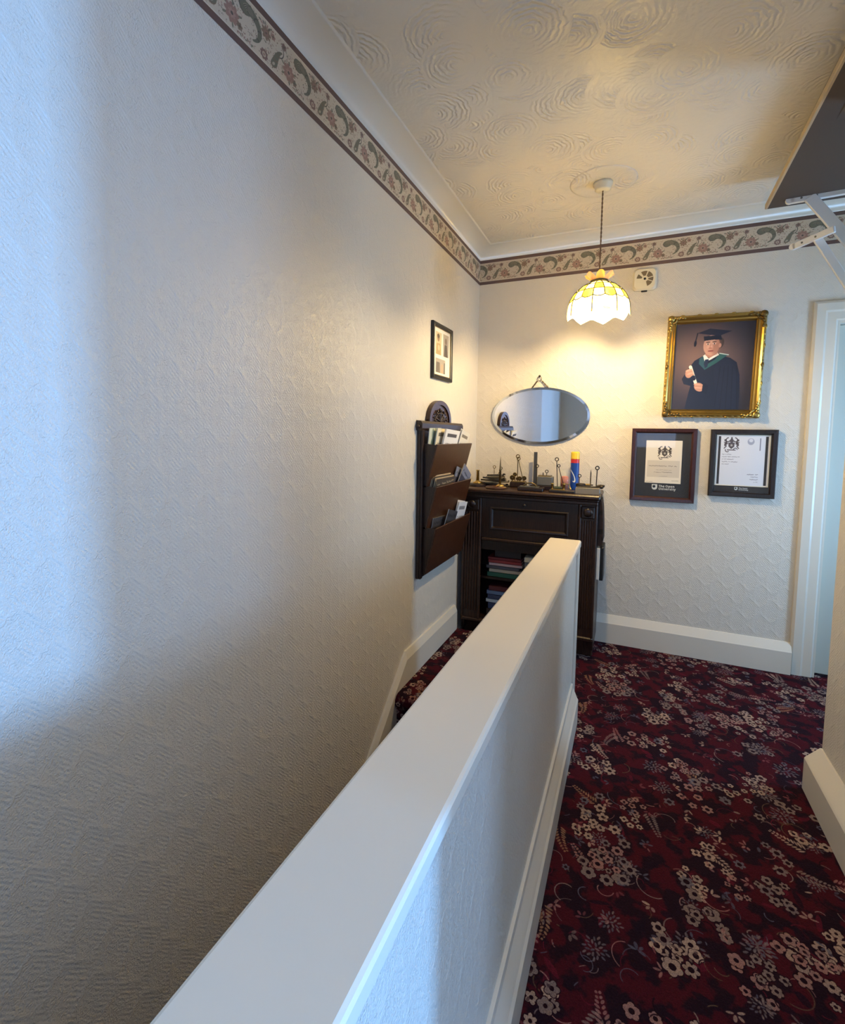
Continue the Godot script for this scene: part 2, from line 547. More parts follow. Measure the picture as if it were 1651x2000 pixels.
func portrait_texture() -> ImageTexture:
	var W := 352.0
	var H := 396.0
	var p := Pic.new(352, 396, rgb(92, 74, 72))
	for y in 396:
		for x in 352:
			var u := x / W
			var v := y / H
			var d := clampf(Vector2((u - 0.42) / 0.75, (v - 0.42) / 0.7).length(), 0.0, 1.0)
			p.im.set_pixel(x, y, rgb(118, 92, 84).lerp(rgb(44, 38, 44), smoothstep(0.1, 1.0, d)))
	var P := func(u: float, v: float) -> Vector2: return Vector2(u * W, v * H)
	var navy := rgb(24, 28, 44)
	p.poly([P.call(0.18, 1.0), P.call(0.22, 0.80), P.call(0.24, 0.72), P.call(0.15, 0.70), P.call(0.12, 0.64), P.call(0.19, 0.53), P.call(0.27, 0.43), P.call(0.36, 0.385), P.call(0.58, 0.37), P.call(0.72, 0.41), P.call(0.80, 0.46), P.call(0.845, 0.60), P.call(0.86, 0.78), P.call(0.865, 1.0)], navy)
	p.poly([P.call(0.52, 0.56), P.call(0.55, 0.42), P.call(0.72, 0.43), P.call(0.82, 0.62), P.call(0.83, 1.0), P.call(0.60, 1.0)], rgb(30, 33, 50), 0.7)
	for k in 5:
		p.line(W * (0.60 + 0.05 * k), H * 0.50, W * (0.56 + 0.07 * k), H * 0.99, 4, rgb(18, 22, 36), 0.55, false)
	# hood, collar, tie
	p.poly([P.call(0.33, 0.41), P.call(0.39, 0.37), P.call(0.44, 0.50), P.call(0.40, 0.53), P.call(0.33, 0.47)], rgb(44, 78, 88))
	p.poly([P.call(0.58, 0.355), P.call(0.68, 0.375), P.call(0.55, 0.46), P.call(0.40, 0.54), P.call(0.42, 0.48), P.call(0.53, 0.42)], rgb(40, 84, 84))
	p.line(W * 0.58, H * 0.352, W * 0.69, H * 0.372, 4, rgb(190, 204, 196), 1.0, false)
	p.poly([P.call(0.375, 0.375), P.call(0.40, 0.36), P.call(0.45, 0.41), P.call(0.55, 0.34), P.call(0.575, 0.37), P.call(0.47, 0.425), P.call(0.40, 0.445)], rgb(226, 224, 216))
	p.poly([P.call(0.405, 0.42), P.call(0.45, 0.415), P.call(0.44, 0.50), P.call(0.41, 0.52), P.call(0.39, 0.47)], rgb(34, 40, 62))
	# neck and head
	p.poly([P.call(0.40, 0.33), P.call(0.55, 0.30), P.call(0.55, 0.355), P.call(0.455, 0.405), P.call(0.405, 0.37)], rgb(176, 124, 104))
	p.oval(0.575 * W, 0.235 * H, 17, 25, 0.2, rgb(70, 54, 46), 1.0, false)
	p.oval(0.47 * W, 0.258 * H, 36, 46, 0.06, rgb(196, 148, 126), 1.0, false, 0.08)
	p.oval(0.535 * W, 0.27 * H, 17, 40, 0.15, rgb(150, 100, 84), 0.6, false, 0.7)
	p.oval(0.45 * W, 0.275 * H, 14, 9, 0.0, rgb(216, 168, 146), 0.6, false, 0.7)
	p.oval(0.47 * W, 0.222 * H, 24, 9, 0.0, rgb(212, 166, 144), 0.5, false, 0.7)
	p.oval(0.577 * W, 0.262 * H, 6, 10, 0.1, rgb(190, 138, 118), 1.0, false)
	for e in [[0.425, 0.243], [0.505, 0.240]]:
		p.oval(e[0] * W, (e[1] - 0.022) * H, 10, 2.6, -0.08, rgb(80, 58, 48), 0.9, false)
		p.oval(e[0] * W, e[1] * H, 7, 3.2, 0, rgb(226, 210, 200), 0.9, false)
		p.oval(e[0] * W, e[1] * H, 3, 3, 0, rgb(40, 30, 28), 1.0, false)
	p.line(0.458 * W, 0.25 * H, 0.452 * W, 0.285 * H, 3, rgb(176, 122, 102), 0.8, false)
	p.oval(0.458 * W, 0.290 * H, 8, 3.4, 0, rgb(170, 112, 94), 0.9, false)
	p.oval(0.465 * W, 0.322 * H, 13, 3.6, -0.03, rgb(160, 86, 80), 1.0, false)
	p.line(0.435 * W, 0.321 * H, 0.497 * W, 0.320 * H, 1.8, rgb(110, 56, 52), 0.9, false)
	# mortar board and tassel
	p.poly([P.call(0.365, 0.155), P.call(0.58, 0.145), P.call(0.60, 0.20), P.call(0.50, 0.195), P.call(0.375, 0.205)], rgb(20, 22, 34))
	p.poly([P.call(0.28, 0.115), P.call(0.44, 0.068), P.call(0.715, 0.105), P.call(0.56, 0.155)], rgb(30, 32, 46))
	p.line(0.285 * W, 0.115 * H, 0.262 * W, 0.215 * H, 5, rgb(18, 18, 28), 1.0, false)
	p.oval(0.263 * W, 0.232 * H, 6, 14, 0.1, rgb(18, 18, 28), 1.0, false)
	# hands and scroll
	p.line(0.222 * W, 0.500 * H, 0.312 * W, 0.71 * H, 15, rgb(226, 220, 208), 1.0, false)
	p.line(0.268 * W, 0.618 * H, 0.276 * W, 0.636 * H, 17, rgb(24, 26, 40), 1.0, false)
	p.oval(0.208 * W, 0.575 * H, 17, 21, 0.2, rgb(186, 136, 116), 1.0, false, 0.12)
	for k in 4:
		p.oval((0.205 + 0.010 * k) * W, (0.537 + 0.019 * k) * H, 16, 4.6, -0.3, rgb(208, 160, 138) if k % 2 == 0 else rgb(190, 142, 122), 1.0, false)
	p.oval(0.350 * W, 0.735 * H, 24, 19, 0.5, rgb(192, 142, 120), 1.0, false, 0.12)
	for k in 4:
		p.oval((0.322 + 0.008 * k) * W, (0.705 + 0.019 * k) * H, 16, 4.4, 0.1, rgb(208, 158, 136) if k % 2 == 0 else rgb(188, 138, 118), 1.0, false)
	p.poly([P.call(0.40, 0.68), P.call(0.47, 0.72), P.call(0.45, 0.82), P.call(0.39, 0.79)], rgb(18, 22, 36))
	return p.tex()

func crest(p: Pic, cx: float, cy: float, s: float, c: Color) -> void:
	# two supporters on either side of a shield, helm above, scroll below
	p.poly([Vector2(cx - 11 * s, cy - 6 * s), Vector2(cx + 11 * s, cy - 6 * s), Vector2(cx + 10 * s, cy + 8 * s), Vector2(cx, cy + 17 * s), Vector2(cx - 10 * s, cy + 8 * s)], c, 0.9)
	p.oval(cx, cy + 3 * s, 4 * s, 4 * s, 0, rgb(206, 196, 180), 0.8, false)
	p.oval(cx, cy - 13 * s, 7 * s, 7 * s, 0, c, 0.9, false)
	p.oval(cx, cy - 22 * s, 3 * s, 5 * s, 0, c, 0.9, false)
	for sg in [-1.0, 1.0]:
		p.curl(cx + sg * 12 * s, cy - 15 * s, 9 * s, -1.57, sg * 4.2, 0.5, 3.2 * s, c, 0.9, false)
		p.oval(cx + sg * 20 * s, cy - 3 * s, 4.5 * s, 10 * s, sg * -0.35, c, 0.9, false)
		p.oval(cx + sg * 22 * s, cy - 15 * s, 4 * s, 4 * s, 0, c, 0.9, false)
		p.line(cx + sg * 18 * s, cy + 6 * s, cx + sg * 25 * s, cy + 14 * s, 3.4 * s, c, 0.9, false)
		p.line(cx + sg * 13 * s, cy - 2 * s, cx + sg * 26 * s, cy - 8 * s, 2.6 * s, c, 0.9, false)
		p.curl(cx + sg * 14 * s, cy + 20 * s, 7 * s, 3.4, sg * 2.6, 1.0, 2.6 * s, c, 0.85, false)
	p.line(cx - 14 * s, cy + 20 * s, cx + 14 * s, cy + 20 * s, 3 * s, c, 0.8, false)

func script_line(p: Pic, x0: float, x1: float, y: float, hgt: float, c: Color, sd: int) -> void:
	var g := RandomNumberGenerator.new()
	g.seed = sd
	var x := x0
	while x < x1:
		var wl := g.randf_range(0.5, 1.5) * hgt
		p.line(x, y + g.randf_range(-0.3, 0.3) * hgt, x + wl * 0.6, y + g.randf_range(-0.3, 0.3) * hgt, maxf(1.0, hgt * 0.32), c, 0.75, false)
		x += wl * (0.75 if g.randf() < 0.8 else 1.3)

func certificate_one() -> ImageTexture:
	var p := Pic.new(240, 300, rgb(226, 216, 198))
	p.poly([Vector2(12, 140), Vector2(228, 140), Vector2(228, 258), Vector2(12, 258)], rgb(204, 194, 178))
	var c := rgb(58, 48, 44)
	crest(p, 126, 84, 1.75, c)
	script_line(p, 24, 214, 178, 11, rgb(120, 110, 100), 3)
	script_line(p, 74, 176, 206, 6, rgb(130, 120, 110), 4)
	script_line(p, 60, 180, 222, 8, rgb(100, 92, 84), 5)
	script_line(p, 100, 150, 250, 6, rgb(140, 130, 120), 6)
	script_line(p, 8, 50, 291, 5, rgb(90, 82, 76), 7)
	script_line(p, 180, 222, 280, 6, rgb(120, 112, 104), 8)
	return p.tex()

func certificate_two() -> ImageTexture:
	var p := Pic.new(260, 260, rgb(218, 218, 222))
	for x in [[6, 18], [240, 253]]:
		p.poly([Vector2(x[0], 4), Vector2(x[1], 4), Vector2(x[1], 256), Vector2(x[0], 256)], rgb(40, 34, 36))
	crest(p, 72, 46, 1.45, rgb(66, 54, 56))
	p.oval(168, 30, 17, 17, 0, rgb(150, 152, 170), 0.8, false)
	p.oval(168, 24, 10, 9, 0, rgb(216, 216, 222), 1.0, false)
	for k in 9:
		p.line(214, 14 + 7 * k, 214, 18 + 7 * k, 5, rgb(112, 112, 126), 0.8, false)
	for k in 5:
		script_line(p, 28, [70, 112, 86, 104, 64][k], 98 + 13 * k, 6, rgb(104, 100, 108), 20 + k)
	for k in 4:
		script_line(p, [158, 176, 172, 192][k], 210, 200 + 13 * k, [8, 6, 7, 5][k], rgb(112, 108, 116), 40 + k)
	return p.tex()

func family_photo() -> ImageTexture:
	var p := Pic.new(200, 200, rgb(236, 230, 214))
	p.poly([Vector2(22, 18), Vector2(92, 18), Vector2(92, 112), Vector2(22, 112)], rgb(206, 190, 150))
	p.oval(54, 40, 14, 17, 0, rgb(150, 118, 84), 1.0, false)
	p.oval(54, 34, 15, 9, 0, rgb(84, 66, 48), 1.0, false)
	p.poly([Vector2(28, 112), Vector2(34, 66), Vector2(78, 64), Vector2(88, 112)], rgb(176, 150, 104))
	p.oval(60, 82, 12, 12, 0, rgb(214, 190, 150), 1.0, false)
	p.poly([Vector2(112, 16), Vector2(182, 16), Vector2(182, 112), Vector2(112, 112)], rgb(168, 158, 144))
	p.oval(146, 44, 11, 14, 0, rgb(120, 100, 84), 1.0, false)
	p.poly([Vector2(122, 112), Vector2(132, 60), Vector2(160, 60), Vector2(172, 112)], rgb(84, 74, 66))
	p.poly([Vector2(24, 128), Vector2(140, 128), Vector2(140, 188), Vector2(24, 188)], rgb(170, 160, 146))
	p.poly([Vector2(30, 188), Vector2(34, 144), Vector2(74, 144), Vector2(78, 188)], rgb(108, 98, 88))
	p.poly([Vector2(86, 188), Vector2(92, 150), Vector2(112, 150), Vector2(118, 188)], rgb(196, 160, 130))
	p.poly([Vector2(122, 188), Vector2(126, 140), Vector2(138, 140), Vector2(138, 188)], rgb(92, 86, 82))
	return p.tex()

func cover_texture(base: Color, ink: Color, sd: int, kind: int) -> ImageTexture:
	var p := Pic.new(96, 128, base)
	var g := RandomNumberGenerator.new()
	g.seed = sd
	if kind == 0:
		p.poly([Vector2(14, 10), Vector2(78, 10), Vector2(78, 18), Vector2(14, 18)], ink)
		for k in 6:
			script_line(p, 14, 40 + g.randf() * 40, 34 + 12 * k, 5, ink, sd + k)
	elif kind == 1:
		p.poly([Vector2(0, 0), Vector2(95, 0), Vector2(95, 26), Vector2(0, 26)], ink)
		script_line(p, 8, 86, 13, 12, base, sd)
		for k in 5:
			p.oval(g.randf() * 96, 50 + g.randf() * 70, 16, 12, g.randf() * 3.0, ink.lerp(base, g.randf()), 0.8, false)
	else:
		for k in 14:
			p.oval(g.randf() * 96, g.randf() * 128, g.randf_range(8, 22), g.randf_range(6, 16), g.randf() * 3.0, ink.lerp(base, g.randf()), 0.8, false)
	return p.tex()

# ------------------------------------------------------------------ small builders
func rel(t: Node3D) -> MB:      # authored in world metres, kept relative to the thing's base
	var m := MB.new()
	m.xf = Transform3D(Basis(), -t.position)
	return m

func plate(w: float, h: float, d: float, t := Transform3D()) -> MB:   # thin sheet, its front (z = 0) carries the picture
	var m := MB.new()
	m.xf = t
	var x := w * 0.5
	var y := h * 0.5
	var f := [Vector3(-x, y, 0), Vector3(x, y, 0), Vector3(x, -y, 0), Vector3(-x, -y, 0)]
	var u := [Vector2(0, 0), Vector2(1, 0), Vector2(1, 1), Vector2(0, 1)]
	m.face(f, Vector3(0, 0, 1), -1, u)
	var k := Vector3(0, 0, -d)
	m.face([f[0] + k, f[1] + k, f[2] + k, f[3] + k], Vector3(0, 0, -1), -1, u)
	var e := [Vector2(0.02, 0.02), Vector2(0.02, 0.03), Vector2(0.03, 0.03), Vector2(0.03, 0.02)]
	for i in 4:
		var a: Vector3 = f[i]
		var b: Vector3 = f[(i + 1) % 4]
		m.face([a, b, b + k, a + k], (a + b) * 0.5, -1, e)
	return m

func skirt(p: Vector3, q: Vector3, out: Vector3, th := 0.035, h := 0.135, top := 0.178, m0 := 0.0, m1 := 0.0) -> MB:
	var m := MB.new()
	m.sweep([Vector2(0, 0), Vector2(th, 0), Vector2(th, h - 0.006), Vector2(th - 0.004, h), Vector2(0.006, top), Vector2(0, top)], p, q, out, Vector3.UP, Vector2(th * 0.4, h * 0.4), false, m0, m1)
	return m

func letters(s: String, size: float, depth: float, m: Material, parent: Node3D, t: Transform3D, called := "lettering") -> void:
	var tm := TextMesh.new()
	var f := SystemFont.new()
	f.font_names = PackedStringArray(["Droid Sans"])
	f.font_weight = 700
	tm.font = f
	tm.text = s
	tm.font_size = 24
	tm.pixel_size = size / 24.0
	tm.depth = depth
	tm.curve_step = 4.0
	tm.horizontal_alignment = HORIZONTAL_ALIGNMENT_LEFT
	var o := MeshInstance3D.new()
	o.name = called
	o.mesh = tm
	o.material_override = m
	parent.add_child(o, true)
	o.transform = t

func ring_rod(label: String, base: Vector3, top: Vector3, r: float, ring: float, group: String, m: Material) -> Node3D:
	var t := thing("ringed_rod", label, "rod", base, group)
	var d := (top - base)
	obj("shaft", MB.new().tube([Vector3.ZERO, d * 0.5, d], r, 7), m, t)
	var pts := []
	for i in 14:
		var a := TAU * i / 14.0
		pts.append(d + Vector3(ring * sin(a), ring * (1.0 - cos(a)), 0))
	obj("ring", MB.new().tube(pts, r * 1.15, 6, true), m, t)
	return t

func book(label: String, group: String, c: Vector3, s: Vector3, turn: float, cover: Material, pages: Material) -> Node3D:   # lying flat, spine to the front
	var t := thing("book", label, "book", c, group)
	t.rotation.y = turn
	var k := 0.003
	var m := MB.new()
	m.box(Vector3(0, k * 0.5, 0), Vector3(s.x, k, s.z), 0.001)
	m.box(Vector3(0, s.y - k * 0.5, 0), Vector3(s.x, k, s.z), 0.001)
	m.box(Vector3(0, s.y * 0.5, s.z * 0.5 - k * 0.5), Vector3(s.x, s.y, k), 0.001)
	obj("cover", m, cover, t)
	obj("pages", MB.new().box(Vector3(0, s.y * 0.5, -0.001), Vector3(s.x - 0.008, s.y - 2 * k, s.z - 0.01)), pages, t)
	return t

func card(called: String, label: String, category: String, group: String, at: Vector3, w: float, h: float, d: float, b: Basis, front: Material, pages: Material) -> Node3D:
	# leaflet or booklet: a printed front cover over a block of sheets; +z of «b» is the printed side, origin at the middle of its foot
	var t := thing(called, label, category, at, group)
	t.basis = b
	obj("cover", plate(w, h, 0.0012, at_px(0, h * 0.5, d * 0.5)), front, t)
	obj("sheets", MB.new().box(Vector3(0, h * 0.5, -0.0006), Vector3(w - 0.002, h - 0.002, d - 0.0012)), pages, t)
	return t

# ------------------------------------------------------------------ the place
const LX := -1.016     # left wall
const BZ := -3.35      # back wall
const RX := 0.70       # right wall
const CY := 2.61       # ceiling
const RZ := 1.05       # wall behind

func _ready() -> void:
	camera_and_light()
	materials()
	shell()
	parapet_and_stairs()
	doorway_and_loft()
	cabinet()
	letter_rack()
	pictures()
	mirror()
	pendant()
	alarm()
	clutter()

func area(called: String, at: Vector3, facing: Vector3, size: Vector2, c: Color, e: float) -> void:
	var l := AreaLight3D.new()
	l.name = called
	l.area_size = size
	l.light_color = c
	l.light_energy = e
	l.area_normalize_energy = true
	l.area_range = 9.0
	l.shadow_enabled = true
	add_child(l)
	l.look_at_from_position(at, at + facing, Vector3.UP)

func camera_and_light() -> void:
	var cam := Camera3D.new()
	cam.name = "camera"
	add_child(cam)
	cam.position = Vector3(0, 1.32995, 0)
	cam.rotation = Vector3(deg_to_rad(-4.03373), deg_to_rad(24.46081), deg_to_rad(0.81586))
	cam.projection = Camera3D.PROJECTION_FRUSTUM
	var near := 0.05
	cam.near = near
	cam.far = 40.0
	cam.size = near * 2000.0 / 946.4976
	cam.frustum_offset = Vector2((825.5 - 803.1688) / 946.4976, -(1000.0 - 915.315) / 946.4976) * near
	cam.current = true
	var we := WorldEnvironment.new()
	we.name = "environment"
	var e := Environment.new()
	e.background_mode = Environment.BG_COLOR
	e.background_color = Color(0.55, 0.68, 0.9)
	e.background_energy_multiplier = 1.0
	e.tonemap_mode = Environment.TONE_MAPPER_LINEAR
	e.tonemap_exposure = 1.0
	e.sdfgi_enabled = true
	e.ssao_enabled = true
	e.ssil_enabled = true
	we.environment = e
	add_child(we)
	# daylight: window of the side room, seen through its doorway, and the narrow window behind the camera
	area("window_one_light", Vector3(3.13, 1.06, -0.30), Vector3(-1, 0, 0), Vector2(0.15, 0.60), Color(0.445, 0.70, 1.0), 14.2)
	area("window_one_far_light", Vector3(3.13, 1.25, 0.58), Vector3(-1, 0, 0), Vector2(0.50, 1.0), Color(0.58, 0.75, 1.0), 6.0)
	area("window_two_light", Vector3(0.25, 1.75, 1.03), Vector3(0, 0, -1), Vector2(0.60, 1.10), Color(0.68, 0.785, 1.0), 1.22)
	area("window_three_light", Vector3(1.885, 1.22, -2.74), Vector3(-1, 0, 0), Vector2(0.30, 1.10), Color(0.60, 0.80, 1.0), 2.3)

func materials() -> void:
	var wood := wood_texture()
	var wp := mat("wallpaper", rgb(219, 211, 197), 0.33)
	wp.normal_enabled = true
	wp.normal_texture = wallpaper_normals()
	wp.normal_scale = 0.6
	wp.uv1_triplanar = true
	wp.uv1_world_triplanar = true
	wp.uv1_triplanar_sharpness = 6.0
	wp.uv1_scale = Vector3(1 / 0.22, 1 / 0.34, 1 / 0.22)
	var ce := mat("ceiling_paper", rgb(222, 214, 199), 0.38)
	ce.normal_enabled = true
	ce.normal_texture = ceiling_normals()
	ce.normal_scale = 0.55
	ce.uv1_triplanar = true
	ce.uv1_world_triplanar = true
	ce.uv1_scale = Vector3(1.0, 1.0, 1.0)
	var cp := mat("carpet", Color.WHITE, 0.95)
	cp.albedo_texture = carpet_texture()
	cp.metallic_specular = 0.2
	cp.uv1_triplanar = true
	cp.uv1_world_triplanar = true
	cp.uv1_scale = Vector3.ONE * 0.86
	var pile := FastNoiseLite.new()
	pile.seed = 4
	pile.frequency = 0.35
	cp.normal_enabled = true
	var pim := pile.get_seamless_image(512, 512)
	pim.bump_map_to_normal_map(3.0)
	cp.normal_texture = ImageTexture.create_from_image(pim)
	cp.normal_scale = 0.5
	mat("gloss", rgb(219, 211, 196), 0.30)
	mat("cap_paint", rgb(236, 226, 208), 0.24)
	mat("door_white", rgb(200, 198, 184), 0.4)
	mat("plain", rgb(222, 216, 204), 0.9)
	mat("cove", rgb(226, 219, 204), 0.24)
	var b := mat("border", Color.WHITE, 0.6)
	b.albedo_texture = border_texture()
	for k in [["oak", rgb(66, 42, 28), 0.36], ["walnut", rgb(48, 30, 22), 0.34], ["rack_wood", rgb(76, 46, 28), 0.38], ["rack_dark", rgb(54, 34, 28), 0.4], ["mahogany", rgb(74, 34, 26), 0.35], ["ebony", rgb(46, 34, 30), 0.4]]:
		var w := mat(k[0], k[1], k[2])
		w.albedo_texture = wood
		w.uv1_triplanar = true
		w.uv1_scale = Vector3(3.2, 1.6, 3.2)
	var gold := mat("gold", rgb(178, 146, 78), 0.30, 0.9)
	mat("gold_dark", rgb(112, 88, 46), 0.45, 0.8)
	mat("brass", rgb(176, 146, 84), 0.3, 1.0)
	mat("old_brass", rgb(112, 96, 66), 0.42, 0.9)
	mat("steel", rgb(96, 94, 90), 0.45, 0.8)
	mat("iron", rgb(58, 52, 48), 0.5, 0.7)
	mat("tin", rgb(118, 116, 110), 0.5, 0.6)
	mat("paper", rgb(226, 222, 212), 0.85)
	mat("old_paper", rgb(190, 176, 150), 0.9)
	mat("grey_paper", rgb(164, 158, 148), 0.9)
	mat("black", rgb(20, 19, 20), 0.45)
	mat("plastic", rgb(226, 216, 188), 0.4)
	mat("vent", rgb(112, 96, 72), 0.6)
	mat("hatch", rgb(72, 62, 55), 0.75)
	mat("white_metal", rgb(226, 226, 224), 0.45)
	mat("cord", rgb(120, 92, 66), 0.7)
	mat("lead", rgb(64, 62, 54), 0.5, 0.5)
	var silver := mat("silver", rgb(236, 238, 240), 0.02, 1.0)
	silver.specular_mode = BaseMaterial3D.SPECULAR_SCHLICK_GGX
	mat("silver_edge", rgb(214, 218, 222), 0.08, 1.0)
	var gl := mat("pane_glass", Color(1, 1, 1, 0.005), 0.02)
	gl.metallic_specular = 0.24
	gl.transparency = BaseMaterial3D.TRANSPARENCY_ALPHA
	var tum := mat("tumbler", Color(0.96, 1, 0.98, 0.08), 0.03)
	tum.transparency = BaseMaterial3D.TRANSPARENCY_ALPHA
	for k in [["shade_cream", rgb(244, 236, 190)], ["shade_yellow", rgb(226, 202, 46)], ["shade_pale", rgb(232, 224, 128)], ["shade_amber", rgb(230, 204, 128)], ["shade_rose", rgb(236, 196, 166)]]:
		var s := mat(k[0], k[1], 0.25)
		s.backlight_enabled = true
		var mx := maxf(k[1].r, maxf(k[1].g, k[1].b))
		s.backlight = Color(k[1].r / mx * 0.97, k[1].g / mx * 0.97, k[1].b / mx * 0.97)
		s.transparency = BaseMaterial3D.TRANSPARENCY_ALPHA
		s.albedo_color.a = 0.74
		s.roughness = 0.3
	var bulb := mat("bulb", Color.WHITE, 0.4)
	bulb.emission_enabled = true
	bulb.emission = Color(1.0, 0.86, 0.62)
	bulb.emission_energy_multiplier = 9.0
	for k in [["sky_pane", Color(0.46, 0.68, 1.0), 3.0], ["sky_pane_far", Color(0.62, 0.78, 1.0), 2.0]]:
		var p := mat(k[0], Color(0.9, 0.95, 1.0), 0.3)
		p.emission_enabled = true
		p.emission = k[1]
		p.emission_energy_multiplier = k[2]

func shell() -> void:
	var wp: Material = M.wallpaper
	struct("wall_left", MB.new().span(Vector3(LX - 0.12, -2.1, BZ - 0.12), Vector3(LX, CY, RZ + 0.12)), wp, "left stairwell wall in cream embossed wallpaper under the patterned border", "wall")
	var m := MB.new()
	m.span(Vector3(LX, -2.1, BZ - 0.12), Vector3(0.972, CY, BZ))
	m.span(Vector3(0.972, 1.972, BZ - 0.12), Vector3(1.70, CY, BZ))
	m.span(Vector3(1.70, 0, BZ - 0.12), Vector3(2.0, CY, BZ))
	struct("wall_back", m, wp, "end wall in cream embossed wallpaper with mirror, portrait and doorway", "wall")
	m = MB.new()
	m.span(Vector3(RX, 0, -2.24), Vector3(RX + 0.12, CY, -0.4926))
	m.span(Vector3(RX, 2.02, -0.4926), Vector3(RX + 0.12, CY, 0.40))
	m.span(Vector3(RX, 0, 0.40), Vector3(RX + 0.12, CY, RZ))
	struct("wall_right", m, wp, "right wall ending in a free corner before the end door", "wall")
	struct("wall_alcove", MB.new().span(Vector3(RX + 0.12, 0, -2.24), Vector3(3.3, CY, -2.12)), wp, "wall turning off to the right behind the free corner", "wall")
	m = MB.new()
	m.span(Vector3(1.9, 0, BZ), Vector3(2.0, CY, -2.90))
	m.span(Vector3(1.9, 0, -2.58), Vector3(2.0, CY, -2.24))
	m.span(Vector3(1.9, 0, -2.90), Vector3(2.0, 0.66, -2.58))
	m.span(Vector3(1.9, 1.78, -2.90), Vector3(2.0, CY, -2.58))
	struct("wall_alcove_end", m, wp, "short wall closing the lobby by the end door", "wall")
	m = MB.new()
	m.span(Vector3(LX, -2.1, RZ), Vector3(-0.06, CY, RZ + 0.12))
	m.span(Vector3(0.56, -0.1, RZ), Vector3(3.3, CY, RZ + 0.12))
	m.span(Vector3(-0.06, -0.1, RZ), Vector3(0.56, 1.19, RZ + 0.12))
	m.span(Vector3(-0.06, 2.31, RZ), Vector3(0.56, CY, RZ + 0.12))
	struct("wall_rear", m, wp, "wall behind the landing with a narrow window", "wall")
	m = MB.new()
	m.span(Vector3(3.16, 0, -2.12), Vector3(3.3, CY, -0.39))
	m.span(Vector3(3.16, 0, 0.85), Vector3(3.3, CY, RZ))
	m.span(Vector3(3.16, 0, -0.39), Vector3(3.3, 0.74, 0.85))
	m.span(Vector3(3.16, 1.78, -0.39), Vector3(3.3, CY, 0.85))
	m.span(Vector3(3.16, 0.74, -0.21), Vector3(3.3, 1.78, 0.31))
	struct("wall_side_room", m, M.plain, "outer wall of the side room with its window", "wall")
	struct("ceiling", MB.new().span(Vector3(LX - 0.12, CY, BZ - 0.12), Vector3(3.3, CY + 0.1, RZ + 0.12)), M.ceiling_paper, "cream ceiling in swirl embossed paper", "ceiling")
	m = MB.new()
	m.span(Vector3(-0.345, -0.12, BZ - 0.12), Vector3(3.3, 0, RZ + 0.12))
	m.span(Vector3(LX, -0.12, BZ), Vector3(-0.345, 0, -2.95))
	struct("floor", m, M.carpet, "landing floor in dark red carpet patterned with cream flowers", "floor")
	# windows (behind the photographer)
	var w := thing("window_1", "side room window with two lit panes", "window", Vector3(3.16, 0, 0))
	w.set_meta("kind", "structure")
	obj("pane", rel(w).span(Vector3(3.17, 0.74, -0.39), Vector3(3.18, 1.38, -0.21)), M.sky_pane, w)
	obj("pane", rel(w).span(Vector3(3.17, 0.74, 0.31), Vector3(3.18, 1.78, 0.85)), M.sky_pane_far, w)
	obj("transom", rel(w).span(Vector3(3.162, 1.38, -0.39), Vector3(3.19, 1.78, -0.21), 0.004), M.gloss, w)
	w = thing("window_2", "narrow window behind the landing", "window", Vector3(0.3, 0, RZ))
	w.set_meta("kind", "structure")
	obj("pane", rel(w).span(Vector3(-0.06, 1.19, RZ + 0.05), Vector3(0.56, 2.31, RZ + 0.06)), M.sky_pane_far, w)
	w = thing("window_3", "narrow window in the lobby by the end door", "window", Vector3(1.9, 0, -2.74))
	w.set_meta("kind", "structure")
	obj("pane", rel(w).span(Vector3(1.95, 0.66, -2.90), Vector3(1.96, 1.78, -2.58)), M.sky_pane_far, w)
	# cove and paper border
	var arc := [Vector2(0, 0)]
	for i in 11:
		var a := i / 10.0 * PI * 0.5
		arc.append(Vector2(0.094 - 0.092 * cos(a), 0.002 + 0.062 * sin(a)))
	arc.append(Vector2(0.101, 0.064))
	arc.append(Vector2(0.104, 0.0705))
	arc.append(Vector2(0, 0.0705))
	var cv := MB.new()
	cv.sweep(arc, Vector3(LX, 2.54, RZ), Vector3(LX, 2.54, BZ), Vector3.RIGHT, Vector3.UP, Vector2(0.0, 0.2), true, 0.0, -1.0)
	cv.sweep(arc, Vector3(LX, 2.54, BZ), Vector3(2.0, 2.54, BZ), Vector3(0, 0, 1), Vector3.UP, Vector2(0.0, 0.2), true, 1.0, 0.0)
	struct("trim_1", cv, M.cove, "white coved plaster cornice between wall and ceiling", "cornice")
	var bd := MB.new()
	var y0 := 2.376
	var y1 := 2.541
	var th := 0.0012
	var L := 0.468
	for r in [[Vector3(LX + th, 0, RZ), Vector3(LX + th, 0, BZ + th), Vector3(1, 0, 0), 0.0], [Vector3(LX + th, 0, BZ + th), Vector3(1.9, 0, BZ + th), Vector3(0, 0, 1), 0.1]]:
		var p: Vector3 = r[0]
		var q: Vector3 = r[1]
		var n: Vector3 = r[2]
		var u0: float = r[3]
		var u1: float = u0 + p.distance_to(q) / L
		var up0 := Vector3(0, y0, 0)
		var up1 := Vector3(0, y1, 0)
		bd.face([p + up0, q + up0, q + up1, p + up1], n, -1, [Vector2(u0, 1), Vector2(u1, 1), Vector2(u1, 0), Vector2(u0, 0)])
		bd.face([p + up0, q + up0, q + up0 - n * th, p + up0 - n * th], Vector3.DOWN, -1, [Vector2(u0, 0.98), Vector2(u1, 0.98), Vector2(u1, 1), Vector2(u0, 1)])
	struct("trim_2", bd, M.border, "paisley and flower wallpaper border with brown edges under the cornice", "border")
	# skirting boards
	struct("baseboard_back", skirt(Vector3(-0.19, 0, BZ), Vector3(0.87, 0, BZ), Vector3(0, 0, 1)), M.gloss, "cream skirting board along the end wall", "skirting")
